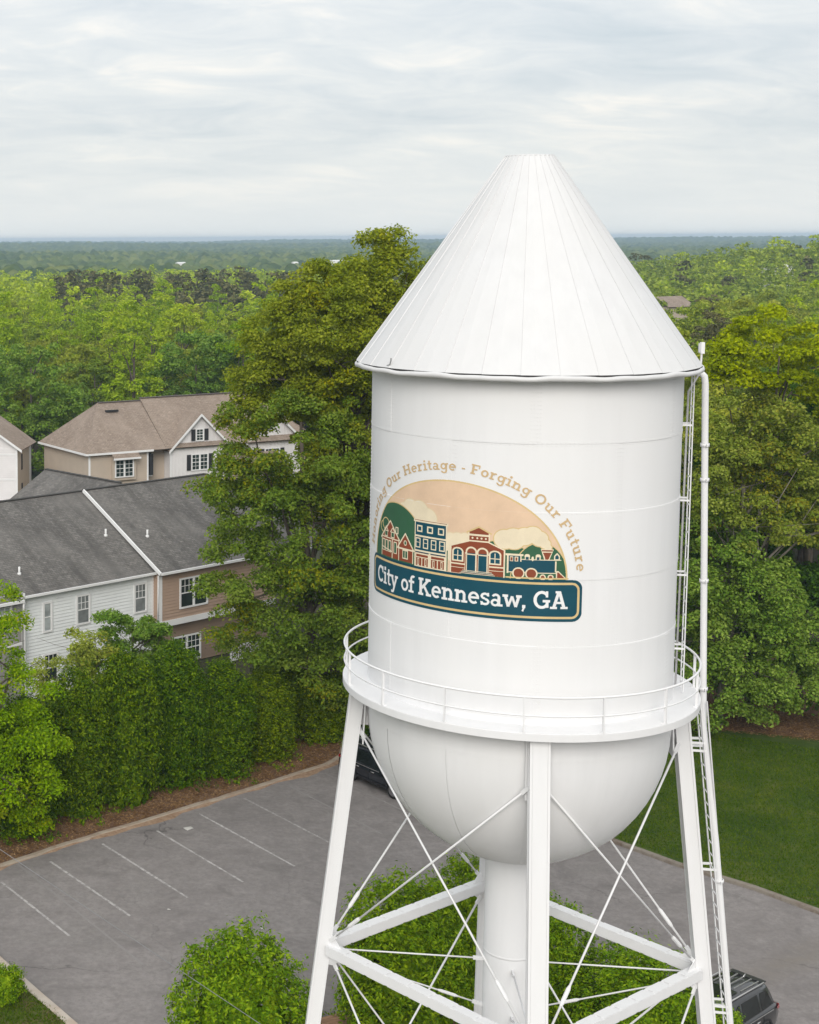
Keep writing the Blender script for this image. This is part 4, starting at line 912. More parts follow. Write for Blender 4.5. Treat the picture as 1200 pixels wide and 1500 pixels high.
# --- shrubs: dense surface of leaf tips over lobed columns
def shrub_mesh(seed, r, h, Lf, n, mat, lobes=60, lob=0.16, base_w=0.85, name='foliage', asp=0.5, tip=0.45, sprig=26, spr=0.15):
    """leafy sprigs over the surface of a lobed column"""
    rng = np.random.default_rng(seed); ns = n//sprig
    d = unit(rng.normal(size=(ns, 3))); ld = unit(rng.normal(size=(lobes, 3))); mx = (d@ld.T).max(1)
    bump = np.clip((mx-0.80)/0.2, 0, 1)**0.8
    rad_ = (1-lob*0.9+lob*1.5*bump)*(1-0.36*rng.random(ns)**1.7)+rng.normal(size=ns)*0.035
    zc_ = h*0.5; P = np.stack([d[:, 0]*r*rad_, d[:, 1]*r*rad_, zc_+d[:, 2]*h*0.5*rad_], 1)
    low = P[:, 2] < h*0.45; wid = np.sqrt(np.clip(1-((P[:, 2]-zc_)/(h*0.5*1.02))**2, 0.02, 1)); tgt = np.where(low, np.maximum(wid, base_w)/wid, 1)
    P[:, 0] *= np.clip(tgt, 1, 2.6); P[:, 1] *= np.clip(tgt, 1, 2.6)
    keep = P[:, 2] > 0.02; P = P[keep]; dd = unit(d[keep]*np.array([1, 1, 0.7])+np.array([0, 0, tip*0.8])); ns = len(P)
    sz = spr*rng.uniform(0.6, 1.5, ns); k = np.repeat(np.arange(ns), sprig); g = rng.normal(size=(len(k), 3)); al = rng.random(len(k))
    Q = P[k]+g*sz[k][:, None]*0.62+dd[k]*(al*sz[k]*1.5)[:, None]
    Nn = unit(dd[k]*0.55+g*0.55+np.array([0, 0, tip*0.5])+rng.normal(size=Q.shape)*0.35)
    Ls = Lf*rng.uniform(0.6, 1.35, len(k)); V = quads_from(Q, Nn, Ls, Ls*asp, rng)
    m = max(400, n//14); dc = unit(rng.normal(size=(m, 3))); Pc = np.stack([dc[:, 0]*r*0.72, dc[:, 1]*r*0.72, zc_+dc[:, 2]*h*0.36], 1); Pc[:, 2] = np.where(rng.random(m) < 0.4, rng.random(m)*h*0.5, Pc[:, 2])
    V2 = quads_from(Pc, unit(dc+rng.normal(size=Pc.shape)*0.3), np.full(m, Lf*3.0), np.full(m, Lf*2.4), rng)
    return leaf_data(name, np.concatenate([V, V2]), mat)
def shrub(name, me, loc, rz, sc, label, cat, group=None, stem_h=1.0):
    o = empty(name, (loc[0], loc[1], loc[2] if len(loc) > 2 else 0.08), rz, label, cat, group); o.scale = sc
    link('foliage', me, o)
    b = MB(); rr = random.Random(int(loc[0]*10))
    for _ in range(4): b.tube([(0, 0, -0.1), (rr.uniform(-.2, .2), rr.uniform(-.2, .2), stem_h*0.5), (rr.uniform(-.5, .5), rr.uniform(-.5, .5), stem_h*1.2)], [0.07, 0.055, 0.03], 6)
    b.build('stem', M_BARK, o); return o
hm = [shrub_mesh(100+i, 1.50, 6.3, 0.155, 27000, LM_HEDGE, 60, 0.22, sprig=22, spr=0.20, asp=0.46, tip=0.6) for i in range(3)]
hl = ['third clipped evergreen from the willow in the hedge beside the parking lot', 'evergreen hedge column below the white townhouse wall', 'tall evergreen hedge column in front of the single narrow window', 'evergreen hedge column in front of the white corner trim', 'evergreen hedge column in front of the lower tan wall window', 'evergreen hedge column below the deck railing', 'shaded evergreen at the oak end of the parking lot hedge']
hl[0] = 'evergreen of the parking lot hedge next to the feathery pale tree'
for i in range(6):
    r_ = random.Random(i+40); x = -1.5+2.35*i; y = 64.9+1.80*i+(0.45 if i % 2 else -0.1)
    s_ = (0.90, 0.96, 1.02, 0.99, 0.80, 0.62)[i]
    shrub('evergreen_shrub', hm[i % 3], (x, y), r_.uniform(0, 6.28), (0.90, 0.88, s_), hl[i], 'shrub', 'evergreen hedge along the parking lot')
bm = [shrub_mesh(200+i, 2.1, 6.0, 0.165, 27000, LM_BUSH, 45, 0.24, asp=0.42, tip=0.75, sprig=22, spr=0.185) for i in range(2)]
for (x, y, h, r, k, lb) in ((5.4, 43.2, 5.15, 1.8, 0, 'leafy rounded bush alone on the lot left of the left tower leg'), (10.9, 46.6, 5.25, 1.85, 1, 'biggest rounded bush seen through the cross rods left of the riser'),
                          (13.9, 49.6, 4.75, 1.35, 0, 'bush just left of the riser with its top under the tank bowl'), (15.5, 47.2, 4.3, 1.5, 1, 'bush directly right of the front tower leg'),
                          (17.7, 44.9, 3.85, 1.75, 0, 'low bush behind the right hand strut of the tower'), (19.5, 44.3, 2.5, 1.1, 1, 'small bush beside the grey car at the lower right'), (8.0, 40.6, 2.9, 1.2, 1, 'low bush at the bottom edge behind the left tower leg')):
    shrub('round_bush', bm[k], (x, y, 0.0), x*2.1, (r/2.1, r/2.1, h/6.0), lb, 'bush', 'rounded bushes round the tower base')
sm_ = shrub_mesh(300, 0.6, 1.05, 0.085, 4400, LM_BUSH, 40, 0.12, spr=0.09)
shrub('round_bush', sm_, (-1.78, 49.75, 0.1), 0, (1, 1, 1), 'small clipped bush on the verge in the lower left corner', 'bush', None, 0.4)
# small bed under the bushes
poly_sheet('planting_bed', [(3.6, 41.5), (6.5, 44.6), (9.2, 48.0), (12.0, 50.6), (14.6, 51.2), (17.0, 49.0), (20.6, 46.2), (21.0, 44.2), (17, 42.0), (11, 40.5), (6, 39.0)], 0.012, M_MULCH)
for (x, y, sx, sz, lb) in ((13.6, 77.0, 0.85, 0.62, 'dark undergrowth shrub below the big oak nearest the tower leg'), (11.9, 78.2, 0.95, 0.75, 'dark undergrowth shrub between the hedge end and the deck'), (16.4, 78.4, 1.0, 0.6, 'dark undergrowth shrub behind the half hidden dark car')):
    shrub('evergreen_shrub', hm[1], (x, y), x, (sx, sx, sz), lb, 'shrub')
# --- feathery pale tree at the left edge, small trees by the townhouses
big_tree('feathery_tree', (-3.2, 62.9), [(-3.0, 63.0, 9.0, 2.4, 2.4, 2.2), (-2.6, 62.6, 6.3, 2.6, 2.4, 2.4), (-2.0, 62.6, 3.4, 2.2, 2.0, 2.4), (-3.8, 62.6, 3.0, 2.4, 2.0, 2.8), (-0.7, 63.4, 4.6, 1.3, 1.3, 1.2), (-0.8, 63.6, 2.0, 1.2, 1.2, 1.4)], LM_WILLOW, 'feathery pale green tree at the left edge where the hedge begins', seed=31, per=260, Lf=0.15, per_m3=0.5, cr=(0.45, 0.85), r0=0.2, nl=12, flat=0.9)
big_tree('small_tree', (3.9, 79.0), [(3.9, 79, 4.9, 1.9, 1.7, 1.7), (4.9, 79.2, 4.4, 1.5, 1.4, 1.5), (3.2, 79, 3.2, 1.7, 1.6, 1.6), (4.6, 79, 2.4, 2.0, 1.8, 1.8)], LM_MID, 'dense dark green small tree in front of the middle townhouse window', seed=32, per=300, Lf=0.17, per_m3=0.9, cr=(0.4, 0.7), r0=0.12, nl=12)
big_tree('small_tree', (1.1, 76.5), [(1.0, 76.5, 4.5, 1.6, 1.5, 1.4), (2.2, 76.5, 4.2, 1.3, 1.3, 1.4), (0.4, 76.5, 2.9, 1.6, 1.5, 1.6), (1.8, 76.5, 2.2, 1.8, 1.6, 1.8)], LM_PALE, 'thin olive green small tree in front of the white townhouse corner', seed=33, per=190, Lf=0.17, per_m3=0.8, cr=(0.4, 0.75), r0=0.1, nl=16)
big_tree('small_tree', (6.4, 81.2), [(6.4, 81, 3.0, 1.2, 1.1, 1.2), (6.3, 81, 1.7, 1.3, 1.2, 1.5)], LM_DEEP, 'small dark shrub like tree left of the lower tan wall window', seed=34, per=260, Lf=0.16, per_m3=1.2, cr=(0.35, 0.6), r0=0.08, nl=6)

# ================================================================== HOUSES
def shingles(name, base, dark, light, streak=0.6):
    m = new_mat(name); t = NT(m); tc_ = t.n('ShaderNodeTexCoord'); uv = tc_.outputs['UV']; p = t.pos()
    br = t.n('ShaderNodeTexBrick'); t.l(uv, br.inputs['Vector']); br.offset = 0.5
    br.inputs['Scale'].default_value = 1.0; br.inputs['Brick Width'].default_value = 0.33; br.inputs['Row Height'].default_value = 0.15; br.inputs['Mortar Size'].default_value = 0.008
    br.inputs['Color1'].default_value = (*base, 1); br.inputs['Color2'].default_value = (*light, 1); br.inputs['Mortar'].default_value = (*[c*0.55 for c in dark], 1)
    col = t.mix(t.ramp(t.noise(uv, 4.0, 4, 0.8), [(0.4, (0, 0, 0)), (0.65, (0.6,)*3)]), br.outputs['Color'], dark)
    st = t.noise(t.mapping(uv, (1.1, 0.16, 1)), 1.0, 6, 0.65, 0.4)
    col = t.mix(t.ramp(st, [(0.44, (0, 0, 0)), (0.64, (streak,)*3)]), col, dark)
    col = t.mix(t.ramp(t.noise(uv, 0.22, 4), [(0.45, (0, 0, 0)), (0.7, (0.5,)*3)]), col, light)
    t.bsdf(col, 0.9, 0, br.outputs['Fac'], 0.5, -0.012, 0.2); return m
M_SH_GREY = shingles('grey_shingles', (0.155, 0.146, 0.136), (0.078, 0.074, 0.070), (0.225, 0.212, 0.198), 0.8)
M_SH_TAN = shingles('tan_shingles', (0.285, 0.225, 0.180), (0.185, 0.143, 0.115), (0.375, 0.305, 0.252), 0.4)
def paint(name, c, v=0.05): return simple(name, c, 0.6, v, 0.9, 0, 0.3)
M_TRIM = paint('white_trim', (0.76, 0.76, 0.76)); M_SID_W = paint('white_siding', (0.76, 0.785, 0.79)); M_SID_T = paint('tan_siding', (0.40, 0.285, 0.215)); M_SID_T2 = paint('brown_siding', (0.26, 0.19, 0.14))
M_SID_G = paint('grey_siding', (0.30, 0.29, 0.28)); M_BEIGE = paint('beige_siding', (0.47, 0.395, 0.32)); M_BB = paint('cream_board', (0.72, 0.70, 0.70)); M_SHUT = paint('black_shutter', (0.03, 0.03, 0.032)); M_BEIGE2 = paint('shaded_beige_siding', (0.46, 0.385, 0.31))
def glassm(name, c):
    m = new_mat(name); t = NT(m); b = t.bsdf(t.ramp(t.noise(t.pos(), 1.5, 3), [(0.35, tuple(x*0.6 for x in c)), (0.65, c)]), 0.06, 0, None, 0, 0, 0.6); return m
M_GLASS = glassm('window_glass', (0.03, 0.045, 0.04)); M_BLIND = glassm('screened_glass', (0.25, 0.27, 0.27)); M_BLINDL = glassm('blind_behind_glass', (0.42, 0.46, 0.46))
def roof_plane(name, parent, quad, mat, thick=0.10):
    """quad: eave-left, eave-right, ridge-right, ridge-left (local); planar UV in metres along the eave / up the slope"""
    q = [Vector(v) for v in quad]; ax = (q[1]-q[0]).normalized(); nrm = (q[1]-q[0]).cross(q[-1]-q[0]).normalized(); ay = nrm.cross(ax)
    me = bpy.data.meshes.new(name); n = len(q); vs = [v for v in q]+[v-nrm*thick for v in q]
    fs = [tuple(range(n)), tuple(reversed(range(n, 2*n)))]+[(i, i+n, (i+1) % n+n, (i+1) % n) for i in range(n)]
    me.from_pydata(vs, [], fs); me.materials.append(mat); uvl = me.uv_layers.new(name='UVMap')
    for l in me.loops:
        v = me.vertices[l.vertex_index].co-q[0]; uvl.data[l.index].uv = (v.dot(ax), v.dot(ay))
    return link(name, me, parent)
def siding(parent, x0, x1, z0, z1, y, mat, name='siding', exp=0.19, axis='x', sgn=-1):
    """lapped boards; axis x: wall runs along local x facing -y; axis y: runs along local y facing sgn*x at x=y"""
    b = MB(); n = max(1, int(round((z1-z0)/exp))); e = (z1-z0)/n
    for i in range(n):
        a0, a1 = z0+i*e, z0+(i+1)*e
        if axis == 'x': b.quad((x0, y-0.045, a0), (x1, y-0.045, a0), (x1, y-0.004, a1), (x0, y-0.004, a1)); b.quad((x0, y, a0), (x1, y, a0), (x1, y-0.045, a0), (x0, y-0.045, a0))
        else: b.quad((y+sgn*0.028, x0, a0), (y+sgn*0.028, x1, a0), (y+sgn*0.004, x1, a1), (y+sgn*0.004, x0, a1)); b.quad((y, x0, a0), (y, x1, a0), (y+sgn*0.028, x1, a0), (y+sgn*0.028, x0, a0))
    return tag(b.build(name, mat, parent), kind='stuff')
def window(parent, x0, x1, z0, z1, y, units=1, cols=3, rows=2, top=True, bottom=False, glass=(None, None), shutters=False, sill=True):
    b = MB(); tw = 0.10
    b.box((x0-tw, y-0.075, z0-tw), (x0, y, z1+tw)); b.box((x1, y-0.075, z0-tw), (x1+tw, y, z1+tw)); b.box((x0, y-0.075, z1), (x1, y, z1+tw)); b.box((x0-0.03, y-0.09, z0-tw), (x1+0.03, y, z0))
    wv = (x1-x0)/units; zm = (z0+z1)/2
    for i in range(1, units): b.box((x0+wv*i-0.06, y-0.07, z0), (x0+wv*i+0.06, y, z1))
    for i in range(units):
        a0 = x0+wv*i+(0.06 if i else 0); a1 = x0+wv*(i+1)-(0.06 if i < units-1 else 0)
        b.box((a0, y-0.055, zm-0.03), (a1, y-0.01, zm+0.03))
        for (u0, u1, on) in ((zm+0.03, z1, top), (z0, zm-0.03, bottom)):
            b.box((a0, y-0.05, u0), (a0+0.035, y-0.01, u1)); b.box((a1-0.035, y-0.05, u0), (a1, y-0.01, u1))
            if on:
                for c in range(1, cols): xm = a0+(a1-a0)*c/cols; b.box((xm-0.016, y-0.045, u0), (xm+0.016, y-0.01, u1))
                for r in range(1, rows): zz = u0+(u1-u0)*r/rows; b.box((a0+0.035, y-0.043, zz-0.016), (a1-0.035, y-0.012, zz+0.016))
    f = b.build('window', M_TRIM, parent)
    for i in range(units):
        a0 = x0+wv*i; a1 = x0+wv*(i+1)
        for j, (u0, u1) in enumerate(((z0, zm), (zm, z1))):
            p = MB(); p.quad((a0, y-0.032, u0), (a1, y-0.032, u0), (a1, y-0.032, u1), (a0, y-0.032, u1)); p.build('pane', glass[j] or M_GLASS, f)
    if shutters:
        for sx in (x0-0.16-0.42, x1+0.16):
            p = MB(); p.box((sx, y-0.07, z0-0.05), (sx+0.42, y-0.03, z1+0.05))
            for k in range(9):
                zz = z0+(z1-z0)*(k+0.5)/9; p.box((sx+0.05, y-0.082, zz-0.03), (sx+0.37, y-0.071, zz+0.03))
            p.build('shutter', M_SHUT, parent)
    return f
def part(name, parent, mat, *boxes):
    for lo, hi in boxes:
        b = MB(); b.box(lo, hi); o = b.build(name, mat, parent)
    return o

# ---- grey roofed townhouse row
H1 = empty('townhouse_row', (-1.80, 84.13, 0), R_(38), 'townhouse row with streaked dark grey roof and white, tan and grey siding behind hedge', 'townhouse')
PT = 0.571; EZ = 6.0; EY = -0.35; RY = 6.65; RZ = EZ+PT*(RY-EY)
part('wall', H1, M_SID_W, ((-0.1, 0.0, 0), (9.72, 13.3, 5.85)))
siding(H1, -0.02, 9.70, 0.0, 5.82, -0.002, M_SID_W)
part('wall', H1, M_SID_T, ((9.72, -0.40, 2.75), (19.6, 13.3, 6.2)))
siding(H1, 10.02, 19.6, 2.98, 6.05, -0.402, M_SID_T); siding(H1, -0.40, 0.0, 2.98, 6.0, 9.718, M_SID_T, axis='y', sgn=-1)
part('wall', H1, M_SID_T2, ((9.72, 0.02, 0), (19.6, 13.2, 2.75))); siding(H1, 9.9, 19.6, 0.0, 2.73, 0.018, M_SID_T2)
part('wall', H1, M_SID_G, ((-8.0, -0.42, 0), (-0.12, 13.3, 6.2))); siding(H1, -8.0, -0.52, 3.5, 6.2, -0.422, M_SID_G)
part('trim_board', H1, M_TRIM, ((-0.10, -0.06, 0), (0.06, -0.0, 5.8)), ((9.60, -0.05, 0), (9.715, -0.0, 5.8)))
part('trim_board', H1, M_TRIM, ((9.70, -0.46, 2.75), (10.02, -0.43, 6.0)), ((9.68, -0.48, 2.62), (19.6, -0.05, 2.98)))
part('trim_board', H1, M_TRIM, ((-8, -0.47, 3.32), (-0.3, -0.425, 3.5)), ((-0.24, -0.46, 0.0), (-0.12, -0.43, 6.2)))
zr = lambda y, dz=0.0: EZ+dz+PT*(y-EY)
roof_plane('roof', H1, [(-0.55, EY, EZ), (9.75, EY, EZ), (9.75, RY, RZ), (-0.55, RY, RZ)], M_SH_GREY)
DZ = 0.26
roof_plane('roof', H1, [(9.65, -0.80, zr(-0.80, DZ)), (26.4, -0.80, zr(-0.80, DZ)), (20.0, RY-0.3, zr(RY-0.3, DZ)), (9.65, RY-0.3, zr(RY-0.3, DZ))], M_SH_GREY)
roof_plane('roof', H1, [(-8.5, -0.80, zr(-0.80, 0.18)), (-0.55, -0.80, zr(-0.8, 0.18)), (-0.55, RY-0.1, zr(RY-0.1, 0.18)), (-8.5, RY-0.1, zr(RY-0.1, 0.18))], M_SH_GREY)
roof_plane('roof', H1, [(9.75, 2*RY-EY, EZ), (-8.5, 2*RY-EY, EZ), (-8.5, RY, RZ), (9.75, RY, RZ)], M_SH_GREY)
roof_plane('roof', H1, [(26.4, 2*RY-EY, zr(-0.8, DZ)), (9.65, 2*RY-EY, zr(-0.8, DZ)), (9.65, RY-0.3, zr(RY-0.3, DZ)), (20, RY-0.3, zr(RY-0.3, DZ))], M_SH_GREY)
roof_plane('roof', H1, [(26.4, -0.8, zr(-0.8, DZ)), (26.4, 2*RY-EY, zr(-0.8, DZ)), (20.0, RY-0.3, zr(RY-0.3, DZ))], M_SH_GREY)
# ridge caps, rake trim, fascia and gutters
b = MB(); b.beam((-8.5, RY, RZ+0.03), (9.7, RY, RZ+0.0), 0.30, 0.04); b.beam((9.6, RY-0.3, zr(RY-0.3, DZ)), (20.0, RY-0.3, zr(RY-0.3, DZ)), 0.30, 0.04); b.build('ridge_cap', M_SH_GREY, H1)
b = MB(); b.beam((9.58, -0.82, zr(-0.82, DZ)-0.05), (9.58, RY-0.3, zr(RY-0.3, DZ)-0.05), 0.10, 0.20); b.build('rake_trim', M_TRIM, H1)
b = MB(); b.beam((-0.62, EY-0.06, EZ-0.06), (9.6, EY-0.06, EZ-0.06), 0.10, 0.13); b.beam((9.62, -0.86, zr(-0.8, DZ)-0.06), (26.4, -0.86, zr(-0.8, DZ)-0.06), 0.10, 0.14); b.beam((-8.5, -0.86, zr(-0.8, 0.18)-0.06), (-0.5, -0.86, zr(-0.8, 0.18)-0.06), 0.11, 0.15); b.build('gutter', M_TRIM, H1)
b = MB(); b.tube([(-0.50, -0.82, 5.85), (-0.46, -0.75, 5.2), (-0.35, -0.47, 5.05), (-0.35, -0.47, 0.1)], 0.05, 8); b.tube([(9.66, -0.50, 5.8), (9.66, -0.47, 3.0)], 0.04, 8); b.build('downspout', M_TRIM, H1)
b = MB(); b.quad((-0.6, EY, EZ-0.12), (9.6, EY, EZ-0.12), (9.6, 0.0, EZ-0.11), (-0.6, 0.0, EZ-0.11)); b.build('soffit', M_TRIM, H1)
# rear wing seen over the ridge
WX = 13.1
roof_plane('roof', H1, [(WX-5.4, 14.7, 7.04), (WX-5.4, 6.9, 7.04), (WX, 6.9, 10.12), (WX, 14.7, 10.12)], M_SH_GREY)
roof_plane('roof', H1, [(WX+5.4, 6.9, 7.04), (WX+5.4, 14.7, 7.04), (WX, 14.7, 10.12), (WX, 6.9, 10.12)], M_SH_GREY)
b = MB(); b.beam((WX, 6.9, 10.12), (WX, 14.7, 10.12), 0.3, 0.05); b.build('ridge_cap', M_SH_GREY, H1)
part('wall', H1, M_SID_W, ((WX-4.6, 13.3, 0), (WX+4.6, 14.3, 6.9)))
for (x, y) in ((8.46, 2.87), (11.02, 2.0), (0.71, 1.17)):
    dz = DZ if x > 9.7 else 0; b = MB(); b.tube([(x, y, zr(y, dz)-0.1), (x, y, zr(y, dz)+0.42)], 0.06, 10); b.tube([(x, y, zr(y, dz)-0.05), (x, y, zr(y, dz)+0.08)], 0.11, 10); b.build('vent_pipe', M_TRIM, H1)
window(H1, 1.50, 1.98, 3.72, 5.25, -0.03, 1, 1, 2, False, False, (M_BLINDL, M_BLINDL))
window(H1, 3.90, 4.74, 3.76, 5.30, -0.03, 1, 3, 2, True, False, (M_BLIND, M_BLIND))
window(H1, 8.24, 9.06, 3.76, 5.34, -0.03, 1, 3, 2, True, False, (M_BLIND, M_BLIND))
window(H1, 11.50, 13.62, 3.62, 5.28, -0.43, 2, 3, 2, True, False)
window(H1, 11.34, 13.45, 0.20, 1.62, -0.01, 2, 3, 2, True, True)
window(H1, -2.3, -1.15, 4.36, 5.98, -0.45, 1, 3, 2, True, False, (M_GLASS, M_BLINDL))
window(H1, 1.50, 2.4, 0.8, 2.3, -0.03, 1, 3, 2, True); window(H1, 6.2, 7.1, 0.8, 2.3, -0.03, 1, 3, 2, True)
# deck with balustrade at the tan end
dk = empty('deck', (14.6, -3.0, 0)); dk.parent = H1
b = MB(); b.box((0, 0, -0.25), (5.2, 2.9, -0.05)); b.build('deck_floor', M_SID_T2, dk)
b = MB()
for px_ in (0.0, 2.6, 5.1): b.box((px_, 0.0, -0.3), (px_+0.1, 0.1, 1.12))
b.build('railing_post', M_TRIM, dk)
b = MB(); b.box((0.1, 0.02, 0.94), (5.1, 0.08, 1.02)); b.box((0.1, 0.02, 0.1), (5.1, 0.08, 0.16)); b.build('railing', M_TRIM, dk)
b0 = MB(); b0.box((-0.02, 0.03, 0.16), (0.02, 0.07, 0.94)); bal = b0.build('baluster', M_TRIM, dk); bal.location = (0.24, 0, 0)
for k in range(1, 33):
    if abs(k*0.145+0.24-2.65) < 0.1: continue
    o = bal.copy(); C.objects.link(o); o.location = (0.24+k*0.145, 0, 0)
dk.location = (14.6, -1.6, -0.1)

# ---- tan roofed house behind
H2 = empty('gabled_house', (3.23, 141.1, 0), R_(26), 'large beige house with tan shingle hip roof and a white gable with black shutters', 'house')
part('wall', H2, M_BEIGE, ((0, 0, 0), (6.25, 9.4, 6.0)), ((6.25, 1.2, 0), (8.70, 9.4, 6.0)), ((14.9, 0.6, 0), (24.5, 9.4, 6.0)))
siding(H2, 0.1, 6.2, 0, 5.9, -0.002, M_BEIGE, exp=0.2); siding(H2, 0.0, 9.4, 0, 5.9, -0.002, M_BEIGE2, axis='y', sgn=-1, exp=0.2)
part('trim_board', H2, M_TRIM, ((-0.03, -0.05, 0), (0.16, 0.0, 5.9)), ((6.12, -0.05, 0), (6.28, 0.0, 5.9)), ((8.60, -0.07, 0), (8.78, -0.02, 5.95)))
OV = 0.45; RH = 10.05
roof_plane('roof', H2, [(-OV, -OV, 5.95), (8.2, -OV, 5.95), (8.2, 4.7, RH), (3.4, 4.7, RH)], M_SH_TAN)
roof_plane('roof', H2, [(-OV, 9.4+OV, 5.95), (-OV, -OV, 5.95), (3.4, 4.7, RH)], M_SH_TAN)
roof_plane('roof', H2, [(8.0, -OV, 5.965), (25, -OV, 5.965), (20.2, 4.7, RH+0.22), (8.0, 4.7, RH+0.22)], M_SH_TAN)
roof_plane('roof', H2, [(25, -OV, 6.1), (25, 9.4+OV, 6.1), (20.2, 4.7, RH+0.22)], M_SH_TAN)
roof_plane('roof', H2, [(25, 9.4+OV, 5.95), (-OV, 9.4+OV, 5.95), (3.4, 4.7, RH), (20.2, 4.7, RH)], M_SH_TAN)
b = MB(); b.beam((3.4, 4.7, RH+0.03), (8.2, 4.7, RH+0.03), 0.35, 0.06); b.beam((8.0, 4.7, RH+0.26), (20.2, 4.7, RH+0.26), 0.35, 0.06); b.build('ridge_cap', paint('dark_ridge', (0.11, 0.09, 0.08)), H2)
b = MB(); b.beam((3.7, 3.6, 9.35), (5.0, 3.6, 9.35), 0.3, 0.16); b.build('ridge_vent', M_SHUT, H2)
b = MB(); b.beam((-OV, -OV-0.03, 5.9), (6.6, -OV-0.03, 5.9), 0.06, 0.18); b.beam((-OV-0.03, -OV, 5.9), (-OV-0.03, 9.8, 5.9), 0.06, 0.18); b.build('fascia', M_TRIM, H2)
# bay roof over the wide window
roof_plane('roof', H2, [(2.15, -0.95, 5.45), (4.95, -0.95, 5.45), (4.95, 0.6, 6.75), (2.15, 0.6, 6.75)], M_SH_TAN)
part('bay', H2, M_BEIGE, ((2.3, -0.35, 3.3), (4.8, 0, 5.55))); part('fascia', H2, M_TRIM, ((2.12, -1.0, 5.30), (4.98, -0.93, 5.46)))
window(H2, 2.62, 4.42, 3.68, 5.16, -0.38, 2, 2, 2, True, True)
window(H2, 6.9, 7.25, 3.3, 5.3, 1.18, 1, 1, 1, False)
part('shutter', H2, M_SHUT, ((6.42, -0.04, 3.5), (6.8, 0.9, 5.5)))
# the white gable wing, board and batten
def gable(x0, x1, y, ze, za, mat, proj=0.0):
    xm = (x0+x1)/2; b = MB(); b.add([(x0, y, 0), (x1, y, 0), (x1, y, ze), (xm, y, za), (x0, y, ze)], [(0, 1, 2, 3, 4)]); b.box((x0, y+0.01, 0), (x1, y+1.8, ze-0.1))
    b.build('gable_wall', mat, H2)
    b = MB(); n = int((x1-x0)/0.4)
    for i in range(1, n):
        x = x0+(x1-x0)*i/n; zt = ze+(za-ze)*(1-abs(x-xm)/(xm-x0)); b.box((x-0.02, y-0.03, 0), (x+0.02, y-0.001, zt-0.1))
    tag(b.build('batten', mat, H2), kind='stuff')
    sl_ = (za-ze)/(xm-x0); o_ = 0.4
    roof_plane('roof', H2, [(x0-o_, y+6, ze-o_*sl_+0.12), (x0-o_, y-0.4, ze-o_*sl_+0.12), (xm, y-0.4, za+0.12), (xm, y+6, za+0.12)], M_SH_TAN)
    roof_plane('roof', H2, [(x1+o_, y-0.4, ze-o_*sl_+0.12), (x1+o_, y+6, ze-o_*sl_+0.12), (xm, y+6, za+0.12), (xm, y-0.4, za+0.12)], M_SH_TAN)
    b = MB()
    b.beam((x0-o_, y-0.43, ze-o_*sl_-0.02), (xm, y-0.43, za-0.02), 0.06, 0.28, (0, -1, 0.0)); b.beam((x1+o_, y-0.43, ze-o_*sl_-0.02), (xm, y-0.43, za-0.02), 0.06, 0.28, (0, -1, 0))
    b2 = MB()
    for (xa, xb) in ((x0-o_, xm), (x1+o_, xm)):
        za_, zb_ = ze-o_*sl_, za
        b2.add([(xa, y-0.44, za_-0.16), (xb, y-0.44, zb_-0.16), (xb, y-0.44, zb_+0.10), (xa, y-0.44, za_+0.10), (xa, y-0.38, za_-0.16), (xb, y-0.38, zb_-0.16), (xb, y-0.38, zb_+0.10), (xa, y-0.38, za_+0.10)], [(0, 1, 2, 3), (7, 6, 5, 4), (0, 4, 5, 1), (3, 2, 6, 7)])
    b2.build('rake_trim', M_TRIM, H2)
gable(8.72, 14.98, -0.02, 5.95, 8.95, M_BB)
part('trim_board', H2, M_TRIM, ((8.72, -0.06, 5.75), (14.98, -0.021, 5.98)))
b = MB(); b.add([(15.4, -0.3, 4.4), (19.5, -0.3, 4.4), (18.6, -0.3, 6.1), (15.4, 1.5, 6.1)], [(0, 1, 2, 3)]); 
roof_plane('roof', H2, [(13.9, -2.6, 3.0), (20.5, -2.6, 3.0), (20.5, 0.4, 5.2), (14.9, 0.4, 5.2)], M_SH_TAN)
gable(17.0, 23.6, 0.1, 5.8, 8.75, M_BB)
window(H2, 11.50, 12.22, 6.5, 7.5, -0.05, 1, 2, 2, True, True, (None, None), True)
window(H2, 11.02, 12.72, 3.7, 5.1, -0.05, 2, 2, 2, True, True, (None, None), True)
window(H2, 19.4, 21.0, 3.7, 5.1, 0.07, 2, 2, 2, True, True, (None, None), True)

# ---- the house end at the left edge
H3 = empty('gabled_house', (-3.44, 145.0, 0), R_(-12), 'cream house end with tan roof at the far left edge behind the townhouses', 'house')
part('wall', H3, M_BB, ((-9.0, 0, 0), (0, 6, 6.1))); siding(H3, -9, -0.1, 0, 6.0, -0.002, M_BB, exp=0.2); siding(H3, 0.1, 5.0, 0, 6.0, 0.002, M_BEIGE, axis='y', sgn=1, exp=0.2)
b = MB(); b.add([(-9, 0, 6.1), (0, 0, 6.1), (-4.5, 0, 9.2)], [(0, 1, 2)]); b.build('gable_wall', M_BB, H3)
roof_plane('roof', H3, [(0.55, -0.45, 5.85), (0.55, 6, 5.85), (-4.5, 6, 9.35), (-4.5, -0.45, 9.35)], M_SH_TAN); roof_plane('roof', H3, [(-9.55, 6, 5.85), (-9.55, -0.45, 5.85), (-4.5, -0.45, 9.35), (-4.5, 6, 9.35)], M_SH_TAN)
